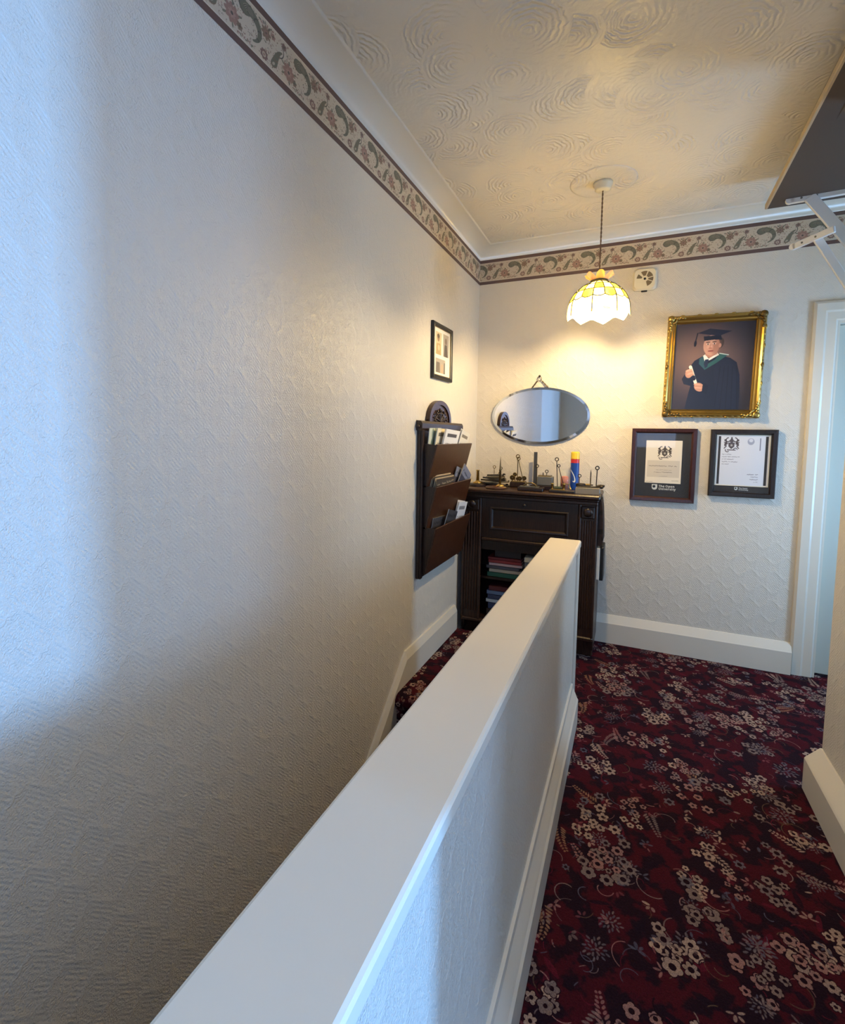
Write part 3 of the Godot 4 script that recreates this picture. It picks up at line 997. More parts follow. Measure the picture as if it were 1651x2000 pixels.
	struct("baseboard_right", skirt(Vector3(RX, 0, -0.50), Vector3(RX, 0, -2.24), Vector3.LEFT, 0.052, 0.126, 0.172), M.gloss, "cream skirting board along the right wall up to its corner", "skirting")

func parapet_and_stairs() -> void:
	var t := thing("wall_parapet", "low papered stairwell wall with a cream painted capping", "low wall", Vector3(-0.275, 0, -2.39))
	t.set_meta("kind", "structure")
	obj("core", rel(t).span(Vector3(-0.343, -2.1, -2.385), Vector3(-0.212, 0.812, RZ)), M.wallpaper, t)
	var cap := rel(t)
	var pr := []
	for q in [[-0.348, 0.812], [-0.348, 0.832], [-0.3455, 0.837], [-0.341, 0.8395], [-0.207, 0.8395], [-0.2025, 0.837], [-0.200, 0.832], [-0.200, 0.812]]:
		pr.append(Vector2(q[0], q[1]))
	cap.sweep(pr, Vector3(0, 0, -2.402), Vector3(0, 0, RZ), Vector3.RIGHT, Vector3.UP, Vector2(-0.275, 0.82))
	obj("capping", cap, M.cap_paint, t)
	obj("corner_board", rel(t).span(Vector3(-0.345, 0, -2.398), Vector3(-0.203, 0.812, -2.325), 0.003), M.gloss, t)
	obj("capping_fillet", rel(t).span(Vector3(-0.214, 0.797, -2.325), Vector3(-0.207, 0.812, RZ), 0.002), M.gloss, t)
	var s := rel(t)
	s.sweep([Vector2(0, 0), Vector2(0.034, 0), Vector2(0.034, 0.114), Vector2(0.028, 0.124), Vector2(0.024, 0.134), Vector2(0.010, 0.166), Vector2(0.008, 0.184), Vector2(0, 0.186)], Vector3(-0.212, 0, RZ), Vector3(-0.212, 0, -2.30), Vector3.RIGHT, Vector3.UP, Vector2(0.01, 0.06))
	obj("skirting", s, M.gloss, t)
	# the step up at the head of the stairs, the flight, its string board
	var f := thing("staircase", "carpeted flight of stairs going down behind the low wall", "stairs", Vector3(-0.68, 0, -2.03))
	f.set_meta("kind", "structure")
	var st := rel(f)
	st.sweep([Vector2(-2.95, -0.2), Vector2(-2.95, 0.068), Vector2(-2.062, 0.068), Vector2(-2.044, 0.062), Vector2(-2.033, 0.048), Vector2(-2.030, 0.030), Vector2(-2.036, 0.006), Vector2(-2.052, -0.01), Vector2(-2.052, -0.2)], Vector3(LX, 0, 0), Vector3(-0.345, 0, 0), Vector3(0, 0, 1), Vector3.UP, Vector2(-2.5, -0.05))
	obj("top_step", st, M.carpet, f)
	for i in 10:
		var y := 0.068 - 0.19 * (i + 1)
		var z := -2.052 + 0.215 * i
		var sm := rel(f)
		sm.sweep([Vector2(z - 0.04, y - 0.19), Vector2(z - 0.04, y), Vector2(z + 0.203, y), Vector2(z + 0.219, y - 0.005), Vector2(z + 0.226, y - 0.018), Vector2(z + 0.218, y - 0.03), Vector2(z + 0.215, y - 0.19)], Vector3(LX, 0, 0), Vector3(-0.345, 0, 0), Vector3(0, 0, 1), Vector3.UP, Vector2(z + 0.1, y - 0.1))
		obj("step", sm, M.carpet, f)
	obj("lower_hall_floor", rel(f).span(Vector3(LX, -2.1, -3.3), Vector3(-0.345, -2.02, RZ)), M.carpet, f)
	# skirting beside the top step turns into the sloping string
	var k := rel(f)
	var z0 := -2.94
	var za := -2.178
	k.xf = Transform3D(Basis(Vector3(0, 0, 1), Vector3.UP, Vector3(-1, 0, 0)), Vector3(LX, 0, 0) - f.position)
	# polygon in (z, y); extrusion runs along -x of the frame, so the face lies 0.028 off the wall
	k.prism(PackedVector2Array([Vector2(z0, -0.1), Vector2(z0, 0.188), Vector2(za + 0.012, 0.188), Vector2(za + 0.012 + 2.3, 0.188 - 2.3 * 0.884), Vector2(za + 0.012 + 2.3, 0.188 - 2.3 * 0.884 - 0.32), Vector2(za + 0.05, -0.1)]), 0.0, -0.024)
	k.prism(PackedVector2Array([Vector2(z0, 0.18), Vector2(z0, 0.226), Vector2(za, 0.226), Vector2(za + 2.3, 0.226 - 2.3 * 0.884), Vector2(za + 2.3, 0.18 - 2.3 * 0.884), Vector2(za - 0.005, 0.18)]), 0.0, -0.010)
	obj("string_board", k, M.gloss, f)
	var bev := rel(f)
	bev.face([Vector3(LX + 0.024, 0.188, z0), Vector3(LX + 0.024, 0.188, za + 0.012), Vector3(LX + 0.010, 0.226, za), Vector3(LX + 0.010, 0.226, z0)], Vector3(1, 1, 0))
	var zb := za + 2.3
	bev.face([Vector3(LX + 0.024, 0.188, za + 0.012), Vector3(LX + 0.024, 0.188 - 2.3 * 0.884, zb + 0.012), Vector3(LX + 0.010, 0.226 - 2.3 * 0.884, zb), Vector3(LX + 0.010, 0.226, za)], Vector3(1, 1, 0.5))
	obj("string_moulding", bev, M.gloss, f)

func doorway_and_loft() -> void:
	var d := thing("door_1", "white door in a cream painted frame at the right end of the back wall", "door", Vector3(1.33, 0, BZ))
	d.set_meta("kind", "structure")
	var pr := [Vector2(0, 0), Vector2(0.0, 0.014), Vector2(0.012, 0.020), Vector2(0.050, 0.020), Vector2(0.060, 0.016), Vector2(0.098, 0.016), Vector2(0.106, 0.010), Vector2(0.106, 0.0)]
	var a := rel(d)
	a.sweep(pr, Vector3(0.866, 0, BZ), Vector3(0.866, 2.075, BZ), Vector3.RIGHT, Vector3(0, 0, 1), Vector2(0.05, 0.005), false, 0.0, -1.0)
	obj("architrave", a, M.gloss, d)
	a = rel(d)
	a.sweep(pr, Vector3(0.866, 2.075, BZ), Vector3(1.806, 2.075, BZ), Vector3.DOWN, Vector3(0, 0, 1), Vector2(0.05, 0.005), false, 1.0, -1.0)
	obj("architrave", a, M.gloss, d)
	a = rel(d)
	a.sweep(pr, Vector3(1.806, 2.075, BZ), Vector3(1.806, 0, BZ), Vector3.LEFT, Vector3(0, 0, 1), Vector2(0.05, 0.005), false, 1.0, 0.0)
	obj("architrave", a, M.gloss, d)
	a = rel(d)
	a.span(Vector3(0.966, 0, BZ - 0.12), Vector3(0.984, 1.972, BZ + 0.008))
	a.span(Vector3(1.69, 0, BZ - 0.12), Vector3(1.706, 1.972, BZ + 0.008))
	a.span(Vector3(0.984, 1.956, BZ - 0.12), Vector3(1.69, 1.974, BZ + 0.008))
	obj("jamb", a, M.gloss, d)
	a = rel(d)
	a.span(Vector3(0.984, 0.008, BZ - 0.075), Vector3(1.69, 1.954, BZ - 0.04), 0.003)
	a.xf.origin += Vector3(0, 0, 0)
	obj("leaf", a, M.door_white, d)
	a = rel(d)
	a.xf = Transform3D(Basis(Vector3.RIGHT, -PI / 2 + PI), Vector3(1.63, 1.0, BZ - 0.04) - d.position)
	a.xf.basis = Basis(Vector3.RIGHT, PI / 2)
	a.lathe([Vector2(0, 0), Vector2(0.026, 0), Vector2(0.026, 0.005), Vector2(0.011, 0.008), Vector2(0.011, 0.03), Vector2(0.026, 0.042), Vector2(0.026, 0.055), Vector2(0.0, 0.062)], 16)
	obj("handle", a, M.brass, d)

	var h := thing("loft_hatch", "dark brown loft hatch panel hanging below the ceiling at upper right", "hatch", Vector3(0.9, 2.45, -2.4))
	var y_at := func(z: float) -> float: return 2.452 + (z + 2.95) * 0.058
	var p := rel(h)
	var tilt := Basis(Vector3.RIGHT, atan(-0.058))
	p.box(Vector3(0.985, y_at.call(-2.25) + 0.006, -2.25), Vector3(0.88, 0.010, 1.40), 0.002, tilt)
	obj("panel", p, M.hatch, h)
	p = rel(h)
	p.box(Vector3(0.549, y_at.call(-2.25) + 0.014, -2.25), Vector3(0.012, 0.026, 1.404), 0.002, tilt)
	obj("edge_strip", p, mat("bare_wood", rgb(176, 158, 130), 0.6), h)
	p = rel(h)
	p.box(Vector3(0.552, y_at.call(-2.0) + 0.031, -1.98), Vector3(0.014, 0.010, 0.84), 0.002, tilt)
	obj("hinge", p, M.iron, h)
	p = rel(h)
	p.span(Vector3(0.62, 2.49, -2.86), Vector3(1.40, CY, -1.60), 0.004)
	obj("hatch_lining", p, M.hatch, h)
	for k in [0, 1]:
		var t := thing("ladder_bracket", ["upper white T shaped loft ladder bracket lying against the dark hatch", "lower white T shaped loft ladder bracket in front of the patterned border"][k], "bracket", Vector3(0.7, 2.4, -2.9), "loft ladder brackets")
		var arm := rel(t)
		var a0 := Vector3(0.626, 2.452, -2.88)
		var a1 := Vector3(0.98, 2.455, -2.86)
		var b0 := Vector3(0.697, 2.452, -2.87)
		var b1 := Vector3(0.93, 2.105, -2.85)
		var wd := 0.034
		if k == 1:
			a0 = Vector3(0.656, 2.243, -2.90)
			a1 = Vector3(0.775, 2.262, -2.78)
			b0 = Vector3(0.727, 2.254, -2.84)
			b1 = Vector3(0.945, 1.86, -2.84)
			wd = 0.030
		var dir := (a1 - a0).normalized()
		var fw := Vector3(0, 0, 1)
		var upv := fw.cross(dir).normalized()
		var bs := Basis(dir, upv, dir.cross(upv))
		var ln := a0.distance_to(a1)
		arm.box((a0 + a1) * 0.5, Vector3(ln, wd, 0.016), 0.003, bs)
		arm.lathe([Vector2(0, -0.008), Vector2(wd * 0.5, -0.008), Vector2(wd * 0.5, 0.008), Vector2(0, 0.008)], 14, Transform3D(bs * Basis(Vector3.RIGHT, PI / 2), a0), false)
		obj("head_bar", arm, M.white_metal, t)
		var leg := rel(t)
		var d2 := (b1 - b0).normalized()
		var s2 := d2.cross(fw).normalized()
		var lw := 0.048 if k == 0 else 0.034
		leg.box((b0 + b1) * 0.5, Vector3(lw, b0.distance_to(b1), 0.014), 0.003, Basis(s2, d2, s2.cross(d2)))
		obj("leg", leg, M.white_metal, t)
		for q in [0.06, 0.14]:
			obj("rivet", rel(t).ball(a0 + dir * q * 0.7 + bs.z * 0.008, Vector3(0.005, 0.005, 0.004), 8), M.tin, t)

func cabinet() -> void:
	var x0 := -0.985
	var x1 := -0.165
	var zf := -2.985
	var zb := -3.335
	var c := thing("bureau_cabinet", "dark oak bureau cabinet with fall front, fluted pilasters and open book shelves", "cabinet", Vector3(-0.575, 0, -3.16))
	var m := rel(c)
	m.span(Vector3(x0, 0.06, zb), Vector3(x0 + 0.02, 0.955, zf - 0.02))
	m.span(Vector3(x1 - 0.02, 0.06, zb), Vector3(x1, 0.955, zf - 0.02))
	m.span(Vector3(x0, 0.06, zb), Vector3(x1, 0.955, zb + 0.012))
	m.span(Vector3(x0 + 0.02, 0.645, zb), Vector3(x1 - 0.02, 0.665, zf - 0.03))
	m.span(Vector3(x0 + 0.02, 0.13, zb), Vector3(x1 - 0.02, 0.15, zf - 0.02))
	m.span(Vector3(x0 + 0.02, 0.60, zf - 0.026), Vector3(x1 - 0.02, 0.66, zf - 0.018))
	obj("carcass", m, M.walnut, c)
	m = rel(c)
	m.span(Vector3(x0 + 0.02, 0.395, zb), Vector3(x1 - 0.02, 0.413, zf - 0.06), 0.002)
	obj("shelf", m, M.walnut, c)
	m = rel(c)
	m.span(Vector3(x0 - 0.012, 0.966, zb), Vector3(x1 + 0.012, 0.992, zf + 0.026), 0.007)
	m.span(Vector3(x0 - 0.004, 0.952, zb), Vector3(x1 + 0.004, 0.967, zf + 0.012), 0.006)
	obj("top", m, M.oak, c)
	m = rel(c)
	m.span(Vector3(x0, 0.934, zf - 0.02), Vector3(x1, 0.953, zf + 0.002), 0.003)
	m.span(Vector3(x0 + 0.13, 0.662, zf - 0.02), Vector3(x1 - 0.11, 0.680, zf + 0.004), 0.004)
	obj("rail", m, M.oak, c)
	for s in [[x0, x0 + 0.125], [x1 - 0.105, x1]]:
		m = rel(c)
		m.span(Vector3(s[0], 0.14, zf - 0.02), Vector3(s[1], 0.934, zf - 0.006), 0.002)
		var wd: float = s[1] - s[0]
		m.span(Vector3(s[0], 0.14, zf - 0.008), Vector3(s[0] + 0.014, 0.934, zf + 0.004), 0.003)
		m.span(Vector3(s[1] - 0.014, 0.14, zf - 0.008), Vector3(s[1], 0.934, zf + 0.004), 0.003)
		for k in 5:
			var xx: float = s[0] + 0.026 + (wd - 0.052) * k / 4.0
			m.span(Vector3(xx - 0.005, 0.19, zf - 0.008), Vector3(xx + 0.005, 0.842, zf + 0.002), 0.0035)
		obj("pilaster", m, M.oak, c)
		m = rel(c)
		m.span(Vector3(s[0] + 0.014, 0.852, zf - 0.008), Vector3(s[1] - 0.014, 0.926, zf + 0.006), 0.006)
		m.lathe([Vector2(0.026, 0.0), Vector2(0.026, 0.004), Vector2(0.016, 0.008), Vector2(0.0, 0.009)], 12, Transform3D(Basis(Vector3.RIGHT, PI / 2), Vector3((s[0] + s[1]) * 0.5, 0.889, zf + 0.005)))
		obj("corner_block", m, M.walnut, c)
	# fall front: framed panel with a moulding round a sunk field
	m = rel(c)
	var fx0 := x0 + 0.128
	var fx1 := x1 - 0.108
	var cx := (fx0 + fx1) * 0.5
	m.frame(fx1 - fx0, 0.25, [Vector2(0, -0.016), Vector2(0, 0.0), Vector2(0.052, 0.0), Vector2(0.058, 0.004), Vector2(0.066, 0.002), Vector2(0.074, -0.010)], Transform3D(Basis(), Vector3(cx, 0.808, zf)))
	m.span(Vector3(fx0 + 0.06, 0.735, zf - 0.02), Vector3(fx1 - 0.06, 0.880, zf - 0.009))
	var ff := obj("fall_front", m, M.walnut, c)
	m = rel(c)
	m.lathe([Vector2(0, -0.004), Vector2(0.006, -0.004), Vector2(0.005, 0.008), Vector2(0.010, 0.013), Vector2(0.009, 0.019), Vector2(0.0, 0.022)], 12, Transform3D(Basis(Vector3.RIGHT, PI / 2), Vector3(cx - 0.02, 0.905, zf)))
	obj("knob", m, M.iron, ff)
	m = rel(c)
	m.span(Vector3(x0 + 0.006, 0.0, zb), Vector3(x1 - 0.006, 0.125, zf - 0.075), 0.004)
	m.span(Vector3(x0, 0.118, zb), Vector3(x1, 0.142, zf + 0.004), 0.006)
	obj("plinth", m, M.oak, c)

	# books lying on the two shelves
	var pg: Material = M.paper
	var g := "books lying on the upper shelf of the cabinet"
	var cov := {}
	for q in [["grey", rgb(120, 116, 112)], ["green", rgb(34, 92, 74)], ["cream", rgb(178, 170, 150)], ["slate", rgb(84, 84, 92)], ["pink", rgb(206, 176, 172)], ["red", rgb(150, 52, 52)], ["crimson", rgb(120, 40, 42)], ["maroon", rgb(72, 24, 32)], ["navy", rgb(44, 58, 92)], ["sky", rgb(86, 110, 148)], ["ice", rgb(160, 178, 198)], ["umber", rgb(48, 38, 34)]]:
		cov[q[0]] = mat("book_" + q[0], q[1], 0.55)
	var up := [["green", 0.030, 0.0, "green book at the bottom of the stack on the upper cabinet shelf"], ["cream", 0.022, 0.012, "cream book lying on the green book in the cabinet"], ["slate", 0.020, -0.006, "slate grey book between cream and pink books in the cabinet"], ["pink", 0.017, 0.010, "pale pink book under the red books in the cabinet"], ["red", 0.020, 0.006, "red book lying on the pale pink book in the cabinet"], ["crimson", 0.016, 0.004, "dark crimson book on top of the stack in the cabinet"]]
	var y := 0.414
	for q in up:
		book(q[3], g, Vector3(-0.722 + q[2], y, -3.135), Vector3(0.215, q[1], 0.17), q[2] * 1.5, cov[q[0]], pg)
		y += q[1] + 0.0008
	book("black flat case lying on top of the crimson book in the cabinet", g, Vector3(-0.700, y, -3.14), Vector3(0.17, 0.05, 0.15), 0.0, cov.umber, M.black)
	y = 0.414
	for q in [[0.075, "umber", "dark thick album under the magazines on the upper cabinet shelf"], [0.055, "grey", "grey box file below the magazines on the upper cabinet shelf"], [0.030, "cream", "pale magazines sticking out above the grey box file"]]:
		book(q[2], g, Vector3(-0.47, y, -3.12 + (0.012 if q[1] == "cream" else 0.0)), Vector3(0.23, q[0], 0.20), 0.03, cov[q[1]], M.grey_paper)
		y += q[0] + 0.001
	g = "books lying on the lower shelf of the cabinet"
	y = 0.151
	for q in [["umber", 0.05, 0.0, "dark brown book at the bottom of the lower cabinet shelf"], ["navy", 0.040, 0.01, "navy book above the dark brown book in the cabinet"], ["ice", 0.022, -0.004, "ice blue book in the middle of the lower cabinet stack"], ["navy", 0.030, 0.006, "navy book under the sky blue one in the cabinet"], ["sky", 0.026, 0.0, "sky blue book near the top of the lower cabinet stack"], ["maroon", 0.03, 0.012, "maroon book on top of the lower cabinet stack"]]:
		book(q[3], g, Vector3(-0.725 + q[2], y, -3.13), Vector3(0.205, q[1], 0.17), q[2], cov[q[0]], pg)
		y += q[1] + 0.0008

	# things hanging at the right side of the cabinet
	var b := thing("cloth_bag", "dark patterned cloth bag hanging against the right side of the cabinet", "bag", Vector3(-0.165, 0.69, -3.10))
	m = MB.new()
	m.sweep([Vector2(0.001, 0.0), Vector2(0.026, 0.0), Vector2(0.033, 0.03), Vector2(0.030, 0.12), Vector2(0.024, 0.22), Vector2(0.016, 0.27), Vector2(0.001, 0.275)], Vector3(0, 0, -0.09), Vector3(0, 0, 0.07), Vector3.RIGHT, Vector3.UP, Vector2(0.01, 0.1), true)
	var bm := mat("bag_cloth", rgb(84, 68, 66), 0.9)
	bm.albedo_texture = cover_texture(rgb(150, 130, 126), rgb(60, 46, 50), 9, 2).duplicate()
	bm.uv1_triplanar = true
	bm.uv1_scale = Vector3.ONE * 9.0
	obj("body", m, bm, b)
	obj("strap", MB.new().tube([Vector3(0.012, 0.27, -0.05), Vector3(0.010, 0.292, -0.02), Vector3(0.010, 0.297, 0.01), Vector3(0.012, 0.27, 0.04)], 0.004, 6), M.black, b)
	b = thing("folder", "white folder with a black back hanging low beside the cabinet", "folder", Vector3(-0.165, 0.485, -3.08))
	obj("white_side", MB.new().span(Vector3(0.001, 0, -0.12), Vector3(0.019, 0.19, 0.05), 0.002), M.paper, b)
	obj("black_back", MB.new().span(Vector3(0.0192, -0.004, -0.12), Vector3(0.040, 0.196, 0.045), 0.003), M.black, b)

func letter_rack() -> void:
	var r := thing("letter_rack", "carved dark wooden wall rack with three sloping letter pockets", "rack", Vector3(LX, 0.56, -2.61))
	var za := -2.30
	var zb := -2.93
	var m := rel(r)
	m.span(Vector3(LX, 0.568, zb), Vector3(LX + 0.022, 1.385, za), 0.004)
	m.span(Vector3(LX + 0.02, 0.568, za - 0.028), Vector3(LX + 0.031, 1.36, za), 0.004)
	m.span(Vector3(LX + 0.02, 0.568, zb), Vector3(LX + 0.031, 1.36, zb + 0.028), 0.004)
	obj("back_board", m, M.rack_dark, r)
	m = rel(r)
	m.sweep([Vector2(0, 1.352), Vector2(0.030, 1.352), Vector2(0.034, 1.362), Vector2(0.034, 1.388), Vector2(0.026, 1.402), Vector2(0, 1.404)], Vector3(LX, 0, za + 0.012), Vector3(LX, 0, zb - 0.012), Vector3.RIGHT, Vector3.UP, Vector2(0.015, 1.38))
	m.ball(Vector3(LX + 0.014, 1.372, za + 0.020), Vector3(0.010, 0.010, 0.010), 8)
	obj("cornice_bar", m, M.rack_dark, r)
	# arched crest: frame (z to the left of it, y up), seen from +x
	var fr := Transform3D(Basis(Vector3(0, 0, -1), Vector3.UP, Vector3(1, 0, 0)), Vector3(LX, 1.40, -2.575) - r.position)
	var outer := PackedVector2Array()
	var inner := PackedVector2Array()
	var N := 22
	for i in N + 1:
		var a := PI * i / N
		outer.append(Vector2(-0.168 * cos(a), 0.122 * pow(sin(a), 0.9)))
		inner.append(Vector2(-0.138 * cos(a), 0.098 * pow(sin(a), 0.9)))
	m = MB.new()
	m.prism(outer, 0.0, 0.018, fr, 0)
	for i in N:
		for q in [[outer, 0.018, outer, 0.026], [outer, 0.026, inner, 0.026], [inner, 0.026, inner, 0.017]]:
			var A: PackedVector2Array = q[0]
			var B: PackedVector2Array = q[2]
			m.face([fr * Vector3(A[i].x, A[i].y, q[1]), fr * Vector3(A[i + 1].x, A[i + 1].y, q[1]), fr * Vector3(B[i + 1].x, B[i + 1].y, q[3]), fr * Vector3(B[i].x, B[i].y, q[3])], fr.basis * (Vector3(0, 0, 1) if q[1] == 0.026 and q[3] == 0.026 else Vector3(A[i].x, A[i].y + 0.01, 0) * (1.0 if q[3] == 0.026 else -1.0)))
	obj("arched_crest", m, M.rack_wood, r)
	m = MB.new()
	var g := RandomNumberGenerator.new()
	g.seed = 12
	for i in 5:       # fan of carved fronds with curled berries between
		var a := lerpf(0.35, PI - 0.35, i / 4.0)
		var tip := Vector3(-0.115 * cos(a), 0.078 * sin(a), 0.020)
		m.tube([fr * Vector3(0, 0.006, 0.019), fr * (tip * 0.55 + Vector3(0, 0.004, 0.011)), fr * tip], 0.0065, 6, false, 0.003)
		for s in [-1.0, 1.0]:
			for k in 3:
				var q := tip * (0.4 + 0.22 * k) + Vector3(s * 0.010 * sin(a), s * 0.010 * -cos(a) * -1.0, 0.009)
				m.ball(fr * q, Vector3(0.004, 0.007, 0.009), 7, Basis(Vector3.RIGHT, a))
	for i in 26:
		var a2 := g.randf_range(0.15, PI - 0.15)
		var rr := g.randf_range(0.2, 0.92)
		m.ball(fr * Vector3(-0.126 * rr * cos(a2), 0.088 * rr * sin(a2) + 0.004, 0.019), Vector3(0.004, 0.006, 0.007), 6)
	obj("carving", m, M.rack_dark, r)
	# three pockets
	var lips := [1.281, 1.060, 0.842]
	var feet := [1.060, 0.838, 0.595]
	for i in 3:
		var lp: float = lips[i]
		var fo: float = feet[i]
		var p := rel(r)
		var a := Vector3(-0.913, lp, 0)
		var b := Vector3(-0.968, fo, 0)
		var dn := (b - a).normalized()
		var nn := Vector3(-dn.y, dn.x, 0) * -1.0
		if nn.x < 0:
			nn = -nn
		p.box(Vector3((a.x + b.x) * 0.5, (lp + fo) * 0.5, (za + zb) * 0.5 + 0.002), Vector3(0.009, a.distance_to(b), 0.590), 0.002, Basis(nn, -dn, nn.cross(-dn)))
		var pk := obj("pocket", p, M.rack_wood, r)
		for z in [za - 0.030, zb + 0.034]:
			var e := rel(r)
			e.sweep([Vector2(LX + 0.02, fo - 0.004), Vector2(-0.972, fo - 0.004), Vector2(-0.918, lp - 0.004), Vector2(LX + 0.02, lp + 0.004)], Vector3(0, 0, z - 0.004), Vector3(0, 0, z + 0.004), Vector3.RIGHT, Vector3.UP, Vector2(-0.97, (lp + fo) * 0.5))
			obj("cheek", e, M.rack_dark, pk)
		var e2 := rel(r)
		e2.span(Vector3(LX + 0.02, fo - 0.004, zb + 0.03), Vector3(-0.970, fo + 0.004, za - 0.03))
		obj("bottom", e2, M.rack_dark, pk)
	r.position.x += 0.0015
	rack_papers()

# leaflets stand in the pockets: their printed side faces the landing (+x)
func lean(out: float, side: float, yaw := 0.0) -> Basis:
	# width runs along -z; «out» tips the head away from the wall, «side» leans it towards the end wall, «yaw» turns it towards the stairs
	var b := Basis(Vector3(0, 0, -1), Vector3.UP, Vector3(1, 0, 0))
	return Basis(Vector3.UP, yaw) * Basis(Vector3(0, 0, 1), -out) * Basis(Vector3.RIGHT, -side) * b

func rack_papers() -> void:
	var cv := {}
	var list := [["green", rgb(196, 202, 186), rgb(74, 92, 70), 1, 2], ["white", rgb(224, 224, 226), rgb(70, 70, 80), 2, 0], ["plain", rgb(216, 212, 202), rgb(120, 112, 104), 3, 0], ["cream", rgb(222, 212, 186), rgb(110, 100, 84), 4, 0], ["navy", rgb(58, 62, 80), rgb(120, 126, 148), 5, 1], ["stripe", rgb(150, 138, 118), rgb(70, 62, 56), 6, 1], ["tan", rgb(178, 160, 132), rgb(84, 70, 58), 7, 0], ["dark", rgb(26, 26, 30), rgb(60, 60, 66), 8, 1], ["pale", rgb(206, 210, 218), rgb(120, 124, 134), 9, 0]]
	for q in list:
		var m := mat("print_" + q[0], Color.WHITE, 0.5)
		m.albedo_texture = cover_texture(q[1], q[2], q[3], q[4])
		cv[q[0]] = m
	var g := "leaflets in the top pocket of the wall rack"
	card("leaflet", "green picture leaflet at the left end of the top rack pocket", "leaflet", g, Vector3(-0.988, 1.068, -2.42), 0.15, 0.300, 0.004, lean(0.10, -0.02, -0.04), cv.green, M.paper)
	card("leaflet", "cream leaflet behind the white booklet in the top rack pocket", "leaflet", g, Vector3(-0.984, 1.068, -2.47), 0.16, 0.300, 0.006, lean(0.16, 0.02, -0.04), cv.cream, M.paper)
	card("booklet", "thick white booklet with black heading in the top rack pocket", "booklet", g, Vector3(-0.9745, 1.068, -2.545), 0.22, 0.298, 0.010, lean(0.215, 0.05, -0.02), cv.white, M.paper)
	card("booklet", "white booklet leaning over at the right of the top rack pocket", "booklet", g, Vector3(-0.9745, 1.068, -2.76), 0.17, 0.292, 0.006, lean(0.205, 0.15, 0.0), cv.plain, M.paper)
	card("leaflet", "plain white sheet behind the leaning booklet in the top rack pocket", "leaflet", g, Vector3(-0.981, 1.068, -2.78), 0.15, 0.298, 0.003, lean(0.16, 0.19, 0.0), cv.plain, M.paper)
	g = "folded maps and booklets in the middle pocket of the wall rack"
	var kinds := ["tan", "stripe", "cream", "stripe", "tan", "stripe", "tan", "stripe"]
	var words := ["tan map at the back of the middle rack pocket", "striped map second from the wall in the middle pocket", "cream map third from the wall in the middle pocket", "striped map fourth from the wall in the middle pocket", "tan map fifth from the wall in the middle pocket", "striped map sixth from the wall in the middle pocket", "tan map seventh from the wall in the middle pocket", "striped map at the front of the middle rack pocket"]
	for i in 8:
		var k: String = kinds[i]
		card("folded_map", words[i], "map", g, Vector3(-0.991 + 0.0024 * i, 0.846, -2.475 - 0.004 * i), 0.27, 0.290 - 0.005 * i, 0.0032, lean(0.02 + 0.026 * i, 0.0, -0.03), cv[k], M.old_paper)
	card("booklet", "navy booklet flopping over the right end of the middle rack pocket", "booklet", g, Vector3(-0.9725, 0.846, -2.72), 0.20, 0.310, 0.006, lean(0.215, 0.42, 0.0), cv.navy, M.grey_paper)
	card("booklet", "navy booklet lying behind the flopped one in the middle rack pocket", "booklet", g, Vector3(-0.981, 0.846, -2.74), 0.20, 0.292, 0.005, lean(0.16, 0.20, 0.0), cv.navy, M.grey_paper)
	g = "booklets in the bottom pocket of the wall rack"
	card("booklet", "thin tan booklet nearest the wall in the bottom rack pocket", "booklet", g, Vector3(-0.990, 0.606, -2.44), 0.17, 0.290, 0.004, lean(0.08, 0.02, -0.03), cv.tan, M.paper)
	card("booklet", "thin black booklet in the middle of the bottom rack pocket", "booklet", g, Vector3(-0.984, 0.606, -2.45), 0.17, 0.280, 0.004, lean(0.14, 0.04, -0.03), cv.dark, M.paper)
	card("booklet", "black booklet leaning at the front of the bottom rack pocket", "booklet", g, Vector3(-0.9745, 0.606, -2.53), 0.17, 0.310, 0.005, lean(0.205, 0.22, 0.0), cv.dark, M.paper)
	card("booklet", "white papers standing tall at the right of the bottom rack pocket", "papers", g, Vector3(-0.9755, 0.606, -2.72), 0.17, 0.335, 0.008, lean(0.20, 0.12, 0.0), cv.pale, M.paper)
	card("leaflet", "white sheet sticking out furthest right in the bottom rack pocket", "leaflet", g, Vector3(-0.984, 0.606, -2.75), 0.15, 0.335, 0.003, lean(0.15, 0.17, 0.0), cv.pale, M.paper)

